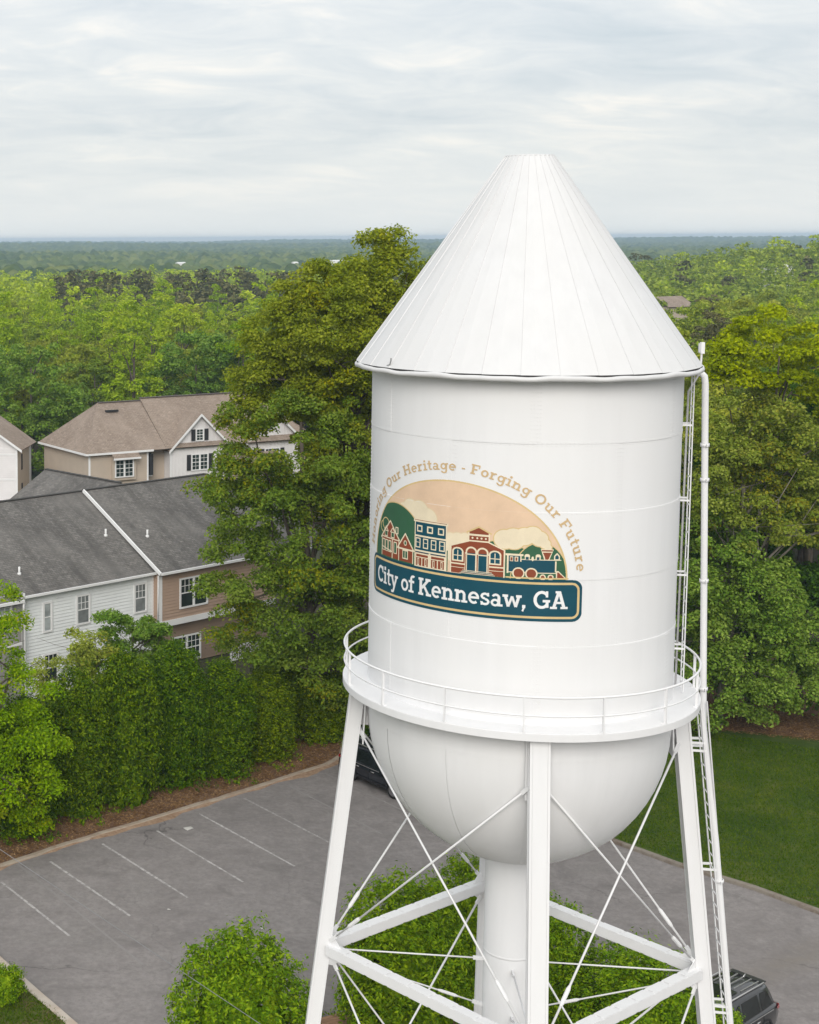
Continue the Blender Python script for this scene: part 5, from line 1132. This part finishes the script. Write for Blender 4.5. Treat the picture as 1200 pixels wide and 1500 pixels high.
b = MB(); b.add([(0.58, -0.5, 5.62), (-4.5, -0.5, 9.12), (-4.5, -0.5, 9.36), (0.58, -0.5, 5.86), (0.58, -0.44, 5.62), (-4.5, -0.44, 9.12), (-4.5, -0.44, 9.36), (0.58, -0.44, 5.86)], [(0, 1, 2, 3), (7, 6, 5, 4), (0, 4, 5, 1), (3, 2, 6, 7)]); b.build('rake_trim', M_TRIM, H3)
part('trim_board', H3, M_TRIM, ((-0.12, -0.06, 0), (0.05, -0.0, 6.0)), ((-9, -0.05, 5.3), (0, -0.01, 5.45)), ((-9, -0.05, 2.9), (0, -0.01, 3.05)))
part('shutter', H3, M_SHUT, ((0.03, 1.6, 0.9), (0.08, 2.0, 2.4)), ((0.03, 1.6, 3.7), (0.08, 2.0, 5.2)))

# ================================================================== CARS
M_CARG = simple('car_paint_grey', (0.055, 0.055, 0.058), 0.28, 0.05, 2, 0.55, 0.5, 0.6); M_CARB = simple('car_paint_dark', (0.022, 0.025, 0.032), 0.25, 0.05, 2, 0.3, 0.5, 0.6)
M_CGLASS = glassm('car_glass', (0.016, 0.020, 0.020)); M_BLK = simple('black_plastic', (0.018, 0.018, 0.02), 0.5); M_SILV = simple('satin_silver', (0.55, 0.54, 0.53), 0.3, 0.05, 3, 0.8); M_TYRE = simple('tyre_rubber', (0.02, 0.02, 0.02), 0.85); M_RIM = simple('alloy', (0.4, 0.4, 0.42), 0.3, 0.05, 3, 0.9)
M_TAIL = simple('tail_lamp_red', (0.38, 0.02, 0.025), 0.2, 0.05, 3, 0, 0.5, 0.5); M_HEAD = simple('head_lamp', (0.7, 0.72, 0.75), 0.1)
def suv(loc, ang, label, paint_m):
    o = empty('parked_car', (loc[0], loc[1], 0), ang, label, 'car')
    # sections: x, half width low/belt, z sill, z belt
    SEC = [(-2.42, .78, .84, .42, .92), (-2.36, .86, .90, .34, 1.02), (-2.1, .92, .95, .28, 1.06), (-1.4, .94, .965, .26, 1.05), (0, .94, .965, .26, 1.02), (.9, .94, .96, .26, 1.0), (1.25, .93, .94, .27, 1.0), (1.8, .91, .91, .30, .95), (2.2, .84, .84, .34, .86), (2.40, .70, .72, .42, .74)]
    b = MB(); vs = []
    for (x, wl, wb, zs, zb) in SEC:
        zm = zs+(zb-zs)*0.55
        ring = [(-wl*0.9, zs), (-wl, zs+0.08), (-wb, zm), (-wb*0.985, zb-0.06), (-wb*0.93, zb), (0, zb+0.03), (wb*0.93, zb), (wb*0.985, zb-0.06), (wb, zm), (wl, zs+0.08), (wl*0.9, zs)]
        vs += [(x, y, z) for y, z in ring]
    k = 11; fs = [(i*k+j, (i+1)*k+j, (i+1)*k+(j+1) % k, i*k+(j+1) % k) for i in range(len(SEC)-1) for j in range(k)]
    fs += [tuple(range(k)), tuple(reversed(range((len(SEC)-1)*k, len(SEC)*k)))]
    b.add(vs, fs, 0, True); body = b.build('body', paint_m, o)
    G_ = [(-2.22, .84, .60, 1.03, 1.50), (-2.02, .86, .64, 1.04, 1.66), (-1.5, .88, .665, 1.03, 1.715), (-.6, .885, .68, 1.01, 1.735), (.1, .885, .68, 1.0, 1.72), (.45, .88, .66, 1.0, 1.64), (1.22, .85, .80, .98, 1.01)]
    b = MB(); vs = []
    for (x, w0, w1, z0, z1) in G_: vs += [(x, -w0, z0), (x, -w1-0.035, z1-0.10), (x, -w1+0.03, z1-0.015), (x, 0, z1+0.02), (x, w1-0.03, z1-0.015), (x, w1+0.035, z1-0.10), (x, w0, z0)]
    k = 7; fs = [(i*k+j, (i+1)*k+j, (i+1)*k+j+1, i*k+j+1) for i in range(len(G_)-1) for j in range(k-1)]
    fs += [tuple(range(k))]; b.add(vs, fs, 0, True); b.build('cabin', paint_m, o)
    def side(x, f, s, e=0.008):        # point on the cabin side at fraction f up from the belt
        for (a, c) in zip(G_[:-1], G_[1:]):
            if a[0] <= x <= c[0]:
                u = (x-a[0])/(c[0]-a[0]); w0 = a[1]+(c[1]-a[1])*u; w1 = a[2]+(c[2]-a[2])*u+0.035; z0 = a[3]+(c[3]-a[3])*u; z1 = a[4]+(c[4]-a[4])*u-0.10
                return (x, s*(w0+(w1-w0)*f+e), z0+(z1-z0)*f)
    for s in (-1, 1):
        for (xa, xb, xc, xd) in ((-2.10, -1.38, -1.42, -1.88), (-1.27, -.28, -.28, -1.27), (-.18, .95, .42, -.18)):
            b = MB(); b.add([side(xa, .08, s), side(xb, .08, s), side(xc, .93, s), side(xd, .93, s)], [(0, 1, 2, 3)] if s < 0 else [(3, 2, 1, 0)]); b.build('side_window', M_CGLASS, o)
        b = MB(); b.tube([(-1.95, s*.60, 1.70), (-1.85, s*.63, 1.765), (.15, s*.635, 1.785), (.28, s*.62, 1.73)], 0.025, 8); b.build('roof_rail', M_SILV, o)
        b = MB(); b.tube([(-1.05, s*.985, .86), (-.86, s*.99, .86)], 0.022, 6); b.tube([(-.02, s*.985, .85), (.18, s*.99, .85)], 0.022, 6); b.build('door_handle', M_SILV, o)
        b = MB()
        for xx in (-1.32, -.23, .98): b.beam((xx, s*.967, .34), (xx, s*.962, .98), 0.008, 0.012)
        b.build('door_seam', M_BLK, o)
        b = MB(); b.beam((-1.0, s*.955, .38), (.95, s*.955, .38), 0.05, 0.10); b.beam((-1.9, s*.972, .985), (1.0, s*.968, .975), 0.012, 0.02, mi=1); b.build('side_moulding', [M_BLK, M_SILV], o)
        b = MB(); b.add([(-2.40, s*.62, .84), (-2.37, s*.90, .88), (-2.12, s*.955, .92), (-2.10, s*.958, 1.02), (-2.33, s*.90, 1.02), (-2.41, s*.64, 1.0)], [(0, 1, 4, 5), (1, 2, 3, 4)]); tl = b.build('tail_lamp', M_TAIL, o)
        tl.location = (-0.02, s*0.014, 0.0)
        b = MB(); b.add([(2.24, s*.55, .66), (2.2, s*.80, .68), (1.95, s*.89, .72), (1.95, s*.88, .82), (2.2, s*.79, .80), (2.28, s*.56, .76)], [(0, 1, 4, 5), (1, 2, 3, 4)]); hl_ = b.build('headlight', M_HEAD, o); hl_.location = (0.06, s*0.025, 0.03)
        b = MB(); b.beam((.72, s*.93, .99), (.72, s*1.10, 1.02), 0.14, 0.13); b.build('mirror', paint_m, o)
        for xx in (-1.45, 1.42):
            wv = empty('wheel', (xx, s*.86, .36)); wv.parent = o
            b = MB(); b.tube([(0, -.11, 0), (0, -.09, 0), (0, .09, 0), (0, .11, 0)], [.30, .36, .36, .30], 28); b.build('tyre', M_TYRE, wv)
            b = MB(); b.tube([(0, s*.112, 0), (0, s*.10, 0)], [.24, .25], 20, smooth=False)
            for q in range(5): a_ = q*2*PI/5; b.beam((0, s*.12, 0), (.22*math.cos(a_), s*.12, .22*math.sin(a_)), 0.05, 0.02, (0, 1, 0))
            b.build('rim', M_RIM, wv)
            b = MB(); n_ = 16
            vs = []
            for q in range(n_+1):
                a_ = PI*q/n_; vs += [(xx+.37*math.cos(a_), s*.972, .36+.37*math.sin(a_)), (xx+.45*math.cos(a_), s*.974, .36+.45*math.sin(a_)), (xx+.37*math.cos(a_), s*.80, .36+.37*math.sin(a_))]
            b.add(vs, [(3*q, 3*q+3, 3*q+4, 3*q+1) for q in range(n_)]+[(3*q, 3*q+2, 3*q+5, 3*q+3) for q in range(n_)]); b.build('wheel_arch', M_BLK, o)
    b = MB(); b.add([(-2.235, -.72, 1.10), (-2.235, .72, 1.10), (-2.07, .58, 1.56), (-2.07, -.58, 1.56)], [(3, 2, 1, 0)]); rg = b.build('rear_window', M_CGLASS, o); rg.location.x = -0.02
    b = MB(); b.add([(1.16, -.74, 1.03), (1.16, .74, 1.03), (.50, .60, 1.62), (.50, -.60, 1.62)], [(0, 1, 2, 3)]); ws = b.build('windscreen', M_CGLASS, o); ws.location = (0.03, 0, 0.03)
    b = MB(); b.add([(-.62, -.44, 1.762), (.18, -.42, 1.748), (.18, .42, 1.748), (-.62, .44, 1.762)], [(0, 1, 2, 3)]); b.build('sunroof', M_CGLASS, o)
    b = MB()
    for yy in (-.46, -.23, 0, .23, .46): b.beam((-1.85, yy, 1.722+0.012), (-.75, yy, 1.752), 0.03, 0.03)
    b.build('roof_rib', M_SILV if paint_m is M_CARG else M_BLK, o)
    b = MB(); b.box((-2.5, -.80, .34), (-2.38, .80, .60)); b.box((2.32, -.66, .34), (2.46, .66, .56)); b.build('bumper', M_BLK, o)
    b = MB(); b.beam((-2.05, -.56, 1.68), (-2.05, .56, 1.68), 0.22, 0.03); b.build('spoiler', paint_m, o)
    b = MB(); b.tube([(-1.75, 0, 1.73), (-1.9, 0, 1.80)], 0.02, 6); b.build('roof_aerial', M_SILV, o)
    return o
suv((20.72, 46.62), R_(218), 'dark grey car with sunroof and silver roof rails at the bottom right', M_CARG)
suv((15.5, 70.25), R_(-60), 'dark car with red tail lamps half hidden behind the left tower leg', M_CARB)

# ================================================================== SMALL THINGS
M_WOODP = simple('weathered_planks', (0.30, 0.17, 0.10), 0.8, 0.3, 4)
pt = empty('picnic_table', (8.75, 46.9, 0), R_(25), 'brown wooden picnic table half under the bush at the bottom edge', 'table')
pl = None
for i in range(5):
    b = MB(); b.box((-0.9, -0.37+i*0.15, 0.71), (0.9, -0.37+i*0.15+0.135, 0.75)); b.build('plank', M_WOODP, pt)
for s in (-1, 1):
    for j in range(2): b = MB(); b.box((-0.9, s*0.68-0.14+j*0.145, 0.41), (0.9, s*0.68-0.14+j*0.145+0.13, 0.45)); b.build('seat_plank', M_WOODP, pt)
    b = MB(); b.beam((s*0.65, -0.7, 0.0), (s*0.65, -0.25, 0.71), 0.04, 0.09); b.beam((s*0.65, 0.7, 0.0), (s*0.65, 0.25, 0.71), 0.04, 0.09); b.beam((s*0.65, -0.8, 0.36), (s*0.65, 0.8, 0.36), 0.04, 0.09); b.build('leg', M_WOODP, pt)
# overhead service wire between two poles
M_WIRE = simple('wire_grey', (0.22, 0.22, 0.23), 0.5); M_POLE = bark('pole_wood', (0.12, 0.09, 0.065), (0.22, 0.17, 0.13))
WA, WB = Vector((-1.65, 44, 7.72)), Vector((5.34, 39, 4.9)); p0, p1 = WA+(WA-WB)*1.3, WB+(WB-WA)*0.30
def sagp(f): q = p0.lerp(p1, f); return q-Vector((0, 0, 4*0.05*f*(1-f)))
b = MB(); b.tube([sagp(i/24) for i in range(25)], 0.009, 5)
tag(b.build('overhead_wire', M_WIRE), 'thin grey overhead wire slanting across the parking lot and the lone bush', 'wire')
for q, h, lb in ((p0, p0.z+0.5, 'tall wooden pole that carries the overhead wire, left of the lot'), (p1, p1.z+0.4, 'short wooden post that ends the overhead wire below the tower')):
    up_ = empty('utility_pole', (q.x, q.y, 0), 0, lb, 'pole'); b = MB(); b.tube([(0, 0, -0.1), (0, 0, h)], [0.14, 0.10], 10); b.build('shaft', M_POLE, up_)
    b = MB(); b.tube([(0, 0, q.z-0.06), (0, 0, q.z+0.06)], 0.15, 10); b.build('insulator', M_WIRE, up_)
# litter on the asphalt
lt = simple('pale_litter', (0.5, 0.48, 0.45), 0.7)
for (x, y, lb) in ((5.75, 65.1, 'white scrap lying at the kerb between two stall lines'), (4.3, 56.9, 'tiny white scrap in the middle of the empty lot'), (7.6, 55.2, 'tiny white scrap near the left tower leg')):
    b = MB(); r_ = random.Random(int(x*7)); w_ = 0.32 if y > 64 else 0.09
    pts = [(x+w_*math.cos(a)*r_.uniform(.5, 1.1), y+w_*0.8*math.sin(a)*r_.uniform(.3, 1), 0.008+r_.uniform(0, .02)) for a in np.linspace(0, 5.4, 7)]
    b.add(pts+[(x, y, 0.045)], [(i, (i+1) % 7, 7) for i in range(7)]); tag(b.build('litter', lt), lb, 'litter')

# grass tufts, straw and leaf litter (nobody could count them)
def tufts(name, poly, n, h, mat, z, seed, wd=0.02, lean=0.5, kindname='stuff'):
    rng = np.random.default_rng(seed); P = np.array(poly); lo, hi = P.min(0), P.max(0); q = rng.uniform(lo, hi, (n*3, 2)); ins = np.zeros(len(q), bool); j = len(P)-1
    for i in range(len(P)):
        xi, yi = P[i]; xj, yj = P[j]
        if yi != yj: ins ^= ((yi > q[:, 1]) != (yj > q[:, 1])) & (q[:, 0] < (xj-xi)*(q[:, 1]-yi)/(yj-yi)+xi)
        j = i
    q = q[ins][:n]; n = len(q); a = rng.uniform(0, 6.28, n); hh = h*rng.uniform(.5, 1.4, n); ln = rng.normal(size=(n, 2))*lean*h
    d = np.stack([np.cos(a), np.sin(a)], 1)*wd
    V = np.zeros((n, 3, 3)); V[:, 0, :2] = q-d; V[:, 1, :2] = q+d; V[:, 2, :2] = q+ln; V[:, :2, 2] = z; V[:, 2, 2] = z+hh
    return tag(link(name, np_mesh(name, V.reshape(-1, 3), np.arange(n*3).reshape(n, 3), mat)), kind='stuff')
LM_GRASS = leaf_mat('grass_blades', (0.034, 0.064, 0.010), (0.072, 0.110, 0.018), (0.145, 0.165, 0.036), 0.3, obj_var=0.0)
tufts('lawn_blades', [(23.4, 63.9), (29, 56.5), (40, 62), (42, 72), (33, 78), (24, 77)], 70000, 0.07, LM_GRASS, 0.10, 5, 0.022, 0.7)
LM_STRAW = leaf_mat('straw_bits', (0.10, 0.054, 0.034), (0.20, 0.12, 0.075), (0.34, 0.225, 0.15), 1.0, obj_var=0.0)
tufts('mulch_straw', offn(KL[1:], 0.3)+offn(KL[1:], 3.4)[::-1], 26000, 0.03, LM_STRAW, 0.085, 6, 0.05, 3.0)
tufts('mulch_straw', [(31, 79), (38.6, 75.8), (48, 71), (50, 76), (33, 84)], 12000, 0.03, LM_STRAW, 0.105, 7, 0.05, 3.0)
tufts('verge_blades', [(-2.5, 52.8), (0.4, 48.2), (-3.5, 46), (-5, 51)], 9000, 0.06, LM_GRASS, 0.11, 9, 0.02, 0.8)

# ================================================================== WOODS BEHIND
rng = np.random.default_rng(77)
def proto(kind, seed):
    r = np.random.default_rng(seed)
    if kind == 'round': ells = [(0, 0, 9.5, 4.2, 4.2, 3.8), (1.8, 1, 7.5, 3.2, 3.0, 2.8), (-1.8, -1.2, 7.4, 3.2, 3.2, 3.0), (0.3, 0.6, 12.3, 2.6, 2.6, 2.2), (r.uniform(-2, 2), r.uniform(-2, 2), 5, 3.4, 3.4, 2.6)]; mat = [LM_WOOD, LM_OLIVE][seed % 2]; par = (0.26, (0.5, 0.95), 75, 0.36)
    elif kind == 'fresh': ells = [(0, 0, 8, 2.7, 2.7, 5.2), (0.5, -0.4, 12.5, 1.7, 1.7, 3.2), (r.uniform(-1, 1), 0.4, 5, 2.9, 2.9, 3.0)]; mat = LM_FRESH; par = (0.42, (0.4, 0.75), 70, 0.32)
    else: ells = [(0, 0, 13.6, 3.2, 3.2, 1.9), (r.uniform(-1, 1), 1, 11.2, 2.8, 2.8, 1.8), (0.6, -0.6, 15.6, 1.8, 1.8, 1.2), (-.8, .4, 8.6, 2.4, 2.4, 1.6)]; mat = LM_PINE; par = (0.45, (0.5, 0.85), 65, 0.36)
    cl = clumps_in(ells, r, par[0], par[1], 0.4)
    o = empty({'round': 'broadleaf_tree', 'fresh': 'tulip_tree', 'pine': 'pine_tree'}[kind])
    link('crown', leaf_data('crown', leaves_on(cl, par[2], par[3], r, 0.85 if kind != 'pine' else 0.5, 0.6), mat), o)
    limb_mesh((0, 0, -0.3), 6, cl, r, 0.26, 7, M_BARK, 'trunk', o, (0, 0, 12.5)); return o
protos = {'round': [proto('round', s) for s in (1, 2, 3, 4)], 'fresh': [proto('fresh', s) for s in (5, 6, 7)], 'pine': [proto('pine', s) for s in (8, 9)]}
KIND = {'round': ('broadleaf_tree', 'rounded broadleaf tree'), 'fresh': ('tulip_tree', 'slender light green tree'), 'pine': ('pine_tree', 'dark grey green pine')}
def where(x, y):
    """(words, group): where in the view a tree of the wood stands"""
    a = x/y
    row = 'front row' if y < 190 else ('mid wood' if y < 250 else 'far wood')
    if a < 0.005: w_ = 'above the cream house at left'
    elif a < 0.05: w_ = 'above the tan roof hip'
    elif a < 0.10: w_ = 'above the tan roof ridge'
    elif a < 0.145: w_ = 'beside the tall oak'
    elif a < 0.215: w_ = 'behind the tall oak'
    elif a < 0.36: w_ = 'beside the tank'
    elif a < 0.42: w_ = 'right of the cone roof'
    elif a < 0.46: w_ = 'beyond the yellow tree'
    else: w_ = 'at the right edge'
    if a >= 0.3: row = 'front row' if y < 150 else ('mid wood' if y < 210 else 'far wood')
    return row, w_
used = set()
def plant(kind, x, y, s, label=None, group=None):
    src = protos[kind][int(rng.integers(len(protos[kind])))]
    if src.name in used: o = copy_tree(src)
    else: o = src; used.add(src.name)
    o.location = (x, y, float(terrain(x, y))-0.1); o.rotation_euler = (0, 0, float(rng.uniform(0, 6.28))); o.scale = (s*float(rng.uniform(.92, 1.12)), s*float(rng.uniform(.92, 1.12)), s)
    row, w_ = where(x, y)
    tag(o, label or '%s in the %s %s' % (KIND[kind][1], row, w_), 'tree', group or '%s trees %s' % (kind, w_))
    return o
GW = 'trees of the wood behind the houses'
big_tree('broadleaf_tree', (-2.6, 168), [(-2.6, 168, 8.6, 6.2, 6.0, 5.0), (1.2, 167, 6.0, 4.0, 4.0, 3.6), (-5.0, 168, 12.0, 3.6, 3.6, 2.6), (-1.5, 167, 3.5, 5, 4.5, 3.2)], LM_MID, 'big rounded mid green tree above the cream house end at the left edge', seed=51, per=90, Lf=0.36, per_m3=0.22, cr=(0.6, 1.1), r0=0.3, nl=8)
big_tree('broadleaf_tree', (7.6, 189), [(7.6, 189, 11.0, 4.0, 4.0, 3.2), (10.0, 188, 9.0, 3.4, 3.4, 2.8), (5.2, 188, 8.6, 3.2, 3.2, 2.8), (8.0, 188, 5.5, 4.2, 4, 3.2)], LM_OLIVE, 'rounded yellowish olive tree rising behind the left hip of the tan roof', seed=52, per=90, Lf=0.36, per_m3=0.22, cr=(0.6, 1.1), r0=0.26, nl=12)
big_tree('broadleaf_tree', (16.5, 178), [(16.5, 178, 11.5, 4.6, 4.4, 4.0), (19.5, 178, 10.0, 3.6, 3.6, 3.6), (13.4, 177, 8.5, 3.6, 3.4, 3.0), (17, 177, 6.0, 5.6, 4.6, 3.6)], LM_MID, 'broad mid green tree directly behind the ridge of the tan roof', seed=53, per=90, Lf=0.36, per_m3=0.22, cr=(0.6, 1.1), r0=0.3, nl=12)
big_tree('broadleaf_tree', (21.5, 176), [(22.0, 176, 11.0, 3.4, 3.4, 3.8), (22.5, 175, 6.5, 3.8, 3.4, 3.8), (21.5, 176, 14.0, 2.4, 2.4, 2.0)], LM_WILLOW, 'bright light green tree between the tan house and the tall oak', seed=54, per=90, Lf=0.34, per_m3=0.26, cr=(0.6, 1.0), r0=0.26, nl=12)
big_tree('tulip_tree', (19.4, 226), [(19.4, 226, 10, 3.4, 3.4, 6.6), (19.0, 226, 15.2, 2.0, 2.0, 2.6)], LM_FRESH, 'tallest pale light green tree above the middle of the tan roof', seed=55, per=90, Lf=0.36, per_m3=0.26, cr=(0.6, 1.0), r0=0.26, nl=10)
TAKEN = [(-2.6, 168, 8), (7.6, 189, 6), (16.5, 178, 7.5), (22, 176, 5), (19.4, 226, 5)]
def kind_at(x, y):
    a = x/y; d = y
    if 330 < d < 450 and 0.002 < a < 0.16: return 'pine' if rng.random() < 0.9 else 'fresh'
    if a < 0.02 and d > 190: return 'fresh' if rng.random() < 0.75 else 'round'
    if a < 0.22: return 'round' if (rng.random() < (0.7 if d < 215 else 0.3)) else 'fresh'
    return 'round' if rng.random() < 0.86 else ('fresh' if rng.random() < 0.55 else 'pine')
cand = []
y = 104.0
while y < 640:
    sp = 7.2 if y < 300 else 8.4
    x = -0.06*y-8
    while x < 0.54*y+10:
        cand.append((x+rng.uniform(-2.4, 2.4), y+rng.uniform(-2.4, 2.4))); x += sp
    y += sp*1.05
def clear(x, y):
    a = x/y
    if a < 0.20 and y < 166: return False                    # houses, gardens
    if a < 0.26 and y < 128: return False
    if 14 < x < 34 and y < 112: return False
    if any((x-tx)**2+(y-ty)**2 < tr*tr for tx, ty, tr in TAKEN): return False
    if 0.375 < a < 0.42 and 262 < y < 312: return False
    return True
cand = [c for c in cand if clear(*c)]
cand.sort(key=lambda c: c[1])
near = []; far = []
for (x, y) in cand:
    a = x/y
    behind = 0.225 < a < 0.345 or a > 0.50 or a < -0.045     # wholly behind the tank or outside the frame
    if len(near) < 280 and not behind: near.append((x, y))
    else: far.append((x, y))
for (x, y) in near:
    k = kind_at(x, y); s = float(rng.uniform(0.74, 1.14))*(1.03 if k != 'fresh' else 1.1)
    if x/y > 0.3 and y > 100: s *= 1.06
    plant(k, x, y, s)
ORD = ['leftmost', 'second', 'third', 'fourth', 'fifth', 'sixth', 'seventh', 'eighth', 'ninth', 'tenth', 'eleventh', 'twelfth', 'thirteenth', 'fourteenth', 'fifteenth', 'sixteenth', 'seventeenth', 'eighteenth', 'nineteenth', 'twentieth']
byl = {}
for o in C.objects:
    if o.parent is None and o.get('category') == 'tree': byl.setdefault(o['label'], []).append(o)
for lb, os_ in byl.items():
    if len(os_) > 1:
        os_.sort(key=lambda o: o.location.x/o.location.y)
        for i_, o in enumerate(os_): o['label'] = (ORD[i_] if i_ < len(ORD) else 'far right') + ' ' + lb
# the rest of the wood: one mass
VL = {'round': [], 'fresh': [], 'pine': []}
for (x, y) in far:
    k = kind_at(x, y); s = rng.uniform(0.85, 1.2); z0 = float(terrain(x, y)); r = rng
    if k == 'pine': E_ = [(x, y, z0+12.5*s, 3.0, 3.0, 2.0), (x, y, z0+16*s, 1.8, 1.8, 1.3)]
    elif k == 'fresh': E_ = [(x, y, z0+9*s, 2.6, 2.6, 5.0*s), (x, y, z0+13.5*s, 1.6, 1.6, 2.4)]
    else: E_ = [(x, y, z0+9.5*s, 4.2, 4.2, 4.4*s), (x+r.uniform(-2, 2), y, z0+13*s, 2.4, 2.4, 2.2)]
    cl = clumps_in(E_, r, 0.1, (0.8, 1.3), 0.55)
    VL[k].append(leaves_on(cl, 7, 0.95, r, 0.6, 0.6, 0.7))
for k, nm, mt in (('round', 'distant_wood', LM_WOOD), ('fresh', 'distant_light_wood', LM_FRESH), ('pine', 'distant_pine_wood', LM_PINE)):
    if VL[k]: tag(link(nm, leaf_data(nm, np.concatenate(VL[k]), mt)), kind='stuff')

# --- the wooded plain out to the horizon, as one canopy
m = new_mat('far_canopy'); t = NT(m); p = t.pos()
f = t.noise(p, 0.012, 5, 0.65); f2 = t.noise(p, 0.22, 5, 0.75)
col = t.mix(0.5, t.ramp(f, [(0.36, (0.022, 0.045, 0.018)), (0.5, (0.060, 0.095, 0.028)), (0.64, (0.15, 0.18, 0.055))]), t.ramp(f2, [(0.36, (0.016, 0.032, 0.014)), (0.64, (0.14, 0.18, 0.055))]))
at = t.n('ShaderNodeAttribute'); at.attribute_name = 'tone'; col = t.mix(0.6, col, t.ramp(at.outputs['Fac'], [(0.0, (0.03, 0.06, 0.025)), (0.35, (0.07, 0.11, 0.03)), (0.7, (0.13, 0.17, 0.045)), (1.0, (0.22, 0.24, 0.07))]))
t.bsdf(col, 0.95, 0, None, 0, 0, 0.05); M_CANOPY = m
def vnoise(x, y, sc, seed):
    r = np.random.default_rng(seed); g = r.random((256, 256)); X = x/sc; Y = y/sc; xi = np.floor(X).astype(int); yi = np.floor(Y).astype(int); fx = X-xi; fy = Y-yi
    fx = fx*fx*(3-2*fx); fy = fy*fy*(3-2*fy); G_ = lambda a, b: g[a % 256, b % 256]
    return (G_(xi, yi)*(1-fx)+G_(xi+1, yi)*fx)*(1-fy)+(G_(xi, yi+1)*(1-fx)+G_(xi+1, yi+1)*fx)*fy-0.5
na, nd = 620, 620
aa = np.linspace(-0.16, 0.70, na); dd = np.concatenate([np.linspace(560, 1900, 430), 1900*(5200/1900)**(np.arange(1, 191)/190)])
AA, DD = np.meshgrid(aa, dd); X = AA*DD*0.86; Y = DD*np.ones_like(AA)
base = np.interp(Y, [560, 700, 1500, 2600, 4200, 5200], [-3.5, -1.0, 2.8, 4.8, 6.6, 6.0])
CS = 11.0; gx = np.floor(X/CS).astype(int); gy = np.floor(Y/CS).astype(int); rt = np.random.default_rng(5).random((4, 256, 256)); dome = np.full(X.shape, -9.0); tone = np.zeros(X.shape)
for ox in (-1, 0, 1):
    for oy in (-1, 0, 1):
        a_, b_ = (gx+ox) % 256, (gy+oy) % 256; cx = (gx+ox+rt[0][a_, b_])*CS; cy = (gy+oy+rt[1][a_, b_])*CS
        h_ = (5.5+6.5*rt[2][a_, b_]) - 0.16*((X-cx)**2+(Y-cy)**2); up_ = h_ > dome; dome = np.where(up_, h_, dome); tone = np.where(up_, rt[3][a_, b_], tone)
Z = base+vnoise(X, Y, 900, 1)*20*np.clip((Y-900)/2600, 0.15, 1)+vnoise(X, Y, 330, 2)*7+np.maximum(dome, -2.0)+vnoise(X, Y, 4.2, 7)*3.2
V = np.stack([X.ravel(), Y.ravel(), Z.ravel()], 1); ii = (np.arange(nd-1)[:, None]*na+np.arange(na-1)[None]).ravel()
fw = np_mesh('far_woodland', V, np.stack([ii, ii+1, ii+na+1, ii+na], 1), M_CANOPY)
at_ = fw.attributes.new('tone', 'FLOAT', 'POINT'); at_.data.foreach_set('value', tone.ravel().astype(np.float32))
tag(link('far_woodland', fw), kind='stuff')
# pale buildings far out in the woods
M_FARW = simple('far_white', (0.75, 0.74, 0.72), 0.6); M_FARR = simple('far_roof', (0.45, 0.42, 0.40), 0.7)
for (x, y, z, l, wd_, h, rz, lb) in ((184, 1000, 9.3, 15, 9, 1.6, 0.1, 'long low white building far off in the woods left of the oak'), (155.9, 1000, 8.6, 3.4, 4, 1.3, 0.3, 'tiny white building left of the long low white one far off'), (82.6, 1000, 8.6, 5.5, 6, 1.6, 0.2, 'tiny grey white building far off above the pines at left'),
                                 (200.4, 430, 14.6, 6.5, 5, 2.2, 0.3, 'white flat roofed building among trees at the far right'), (256, 520, 17.5, 8, 6, 2.5, -0.2, 'brownish roofed building at the right edge near the horizon')):
    o = empty('distant_building', (x, y, z), rz, lb, 'building'); part('wall', o, M_FARW, ((-l/2, -wd_/2, -4), (l/2, wd_/2, h)))
    b = MB(); b.add([(-l/2-.05, -wd_/2-.05, h+.02), (l/2+.05, -wd_/2-.05, h+.02), (l/2+.05, wd_/2+.05, h+.02), (-l/2-.05, wd_/2+.05, h+.02), (-l/2-.05, 0, h+0.7), (l/2+.05, 0, h+0.7)], [(0, 1, 5, 4), (2, 3, 4, 5), (0, 4, 3), (1, 2, 5)]); b.build('roof', M_FARR if 'white' not in lb else M_FARW, o)
o = empty('distant_house', (119, 300, 6.0), 0.5, 'tan house roof glimpsed between trees right of the cone', 'house'); part('wall', o, M_BEIGE, ((-3.5, -3, -6), (3.5, 3, 6.0)))
roof_plane('roof', o, [(-3.8, -3.4, 6.0), (3.8, -3.4, 6.0), (3.8, 0, 7.9), (-3.8, 0, 7.9)], M_SH_TAN); roof_plane('roof', o, [(3.8, 3.4, 6.0), (-3.8, 3.4, 6.0), (-3.8, 0, 7.9), (3.8, 0, 7.9)], M_SH_TAN)

# ================================================================== HAZE
b = MB(); b.box((-2650, -520, -8.5), (4450, 5450, 31.0))
m = bpy.data.materials.new('haze_air'); m.use_nodes = True; nt_ = m.node_tree; nt_.nodes.clear()
o_ = nt_.nodes.new('ShaderNodeOutputMaterial'); v_ = nt_.nodes.new('ShaderNodeVolumePrincipled'); v_.inputs['Color'].default_value = (0.62, 0.81, 1.0, 1); v_.inputs['Density'].default_value = 0.00026; v_.inputs['Anisotropy'].default_value = 0.2
nt_.links.new(v_.outputs[0], o_.inputs['Volume'])
hz_o = tag(b.build('haze', m), kind='stuff')
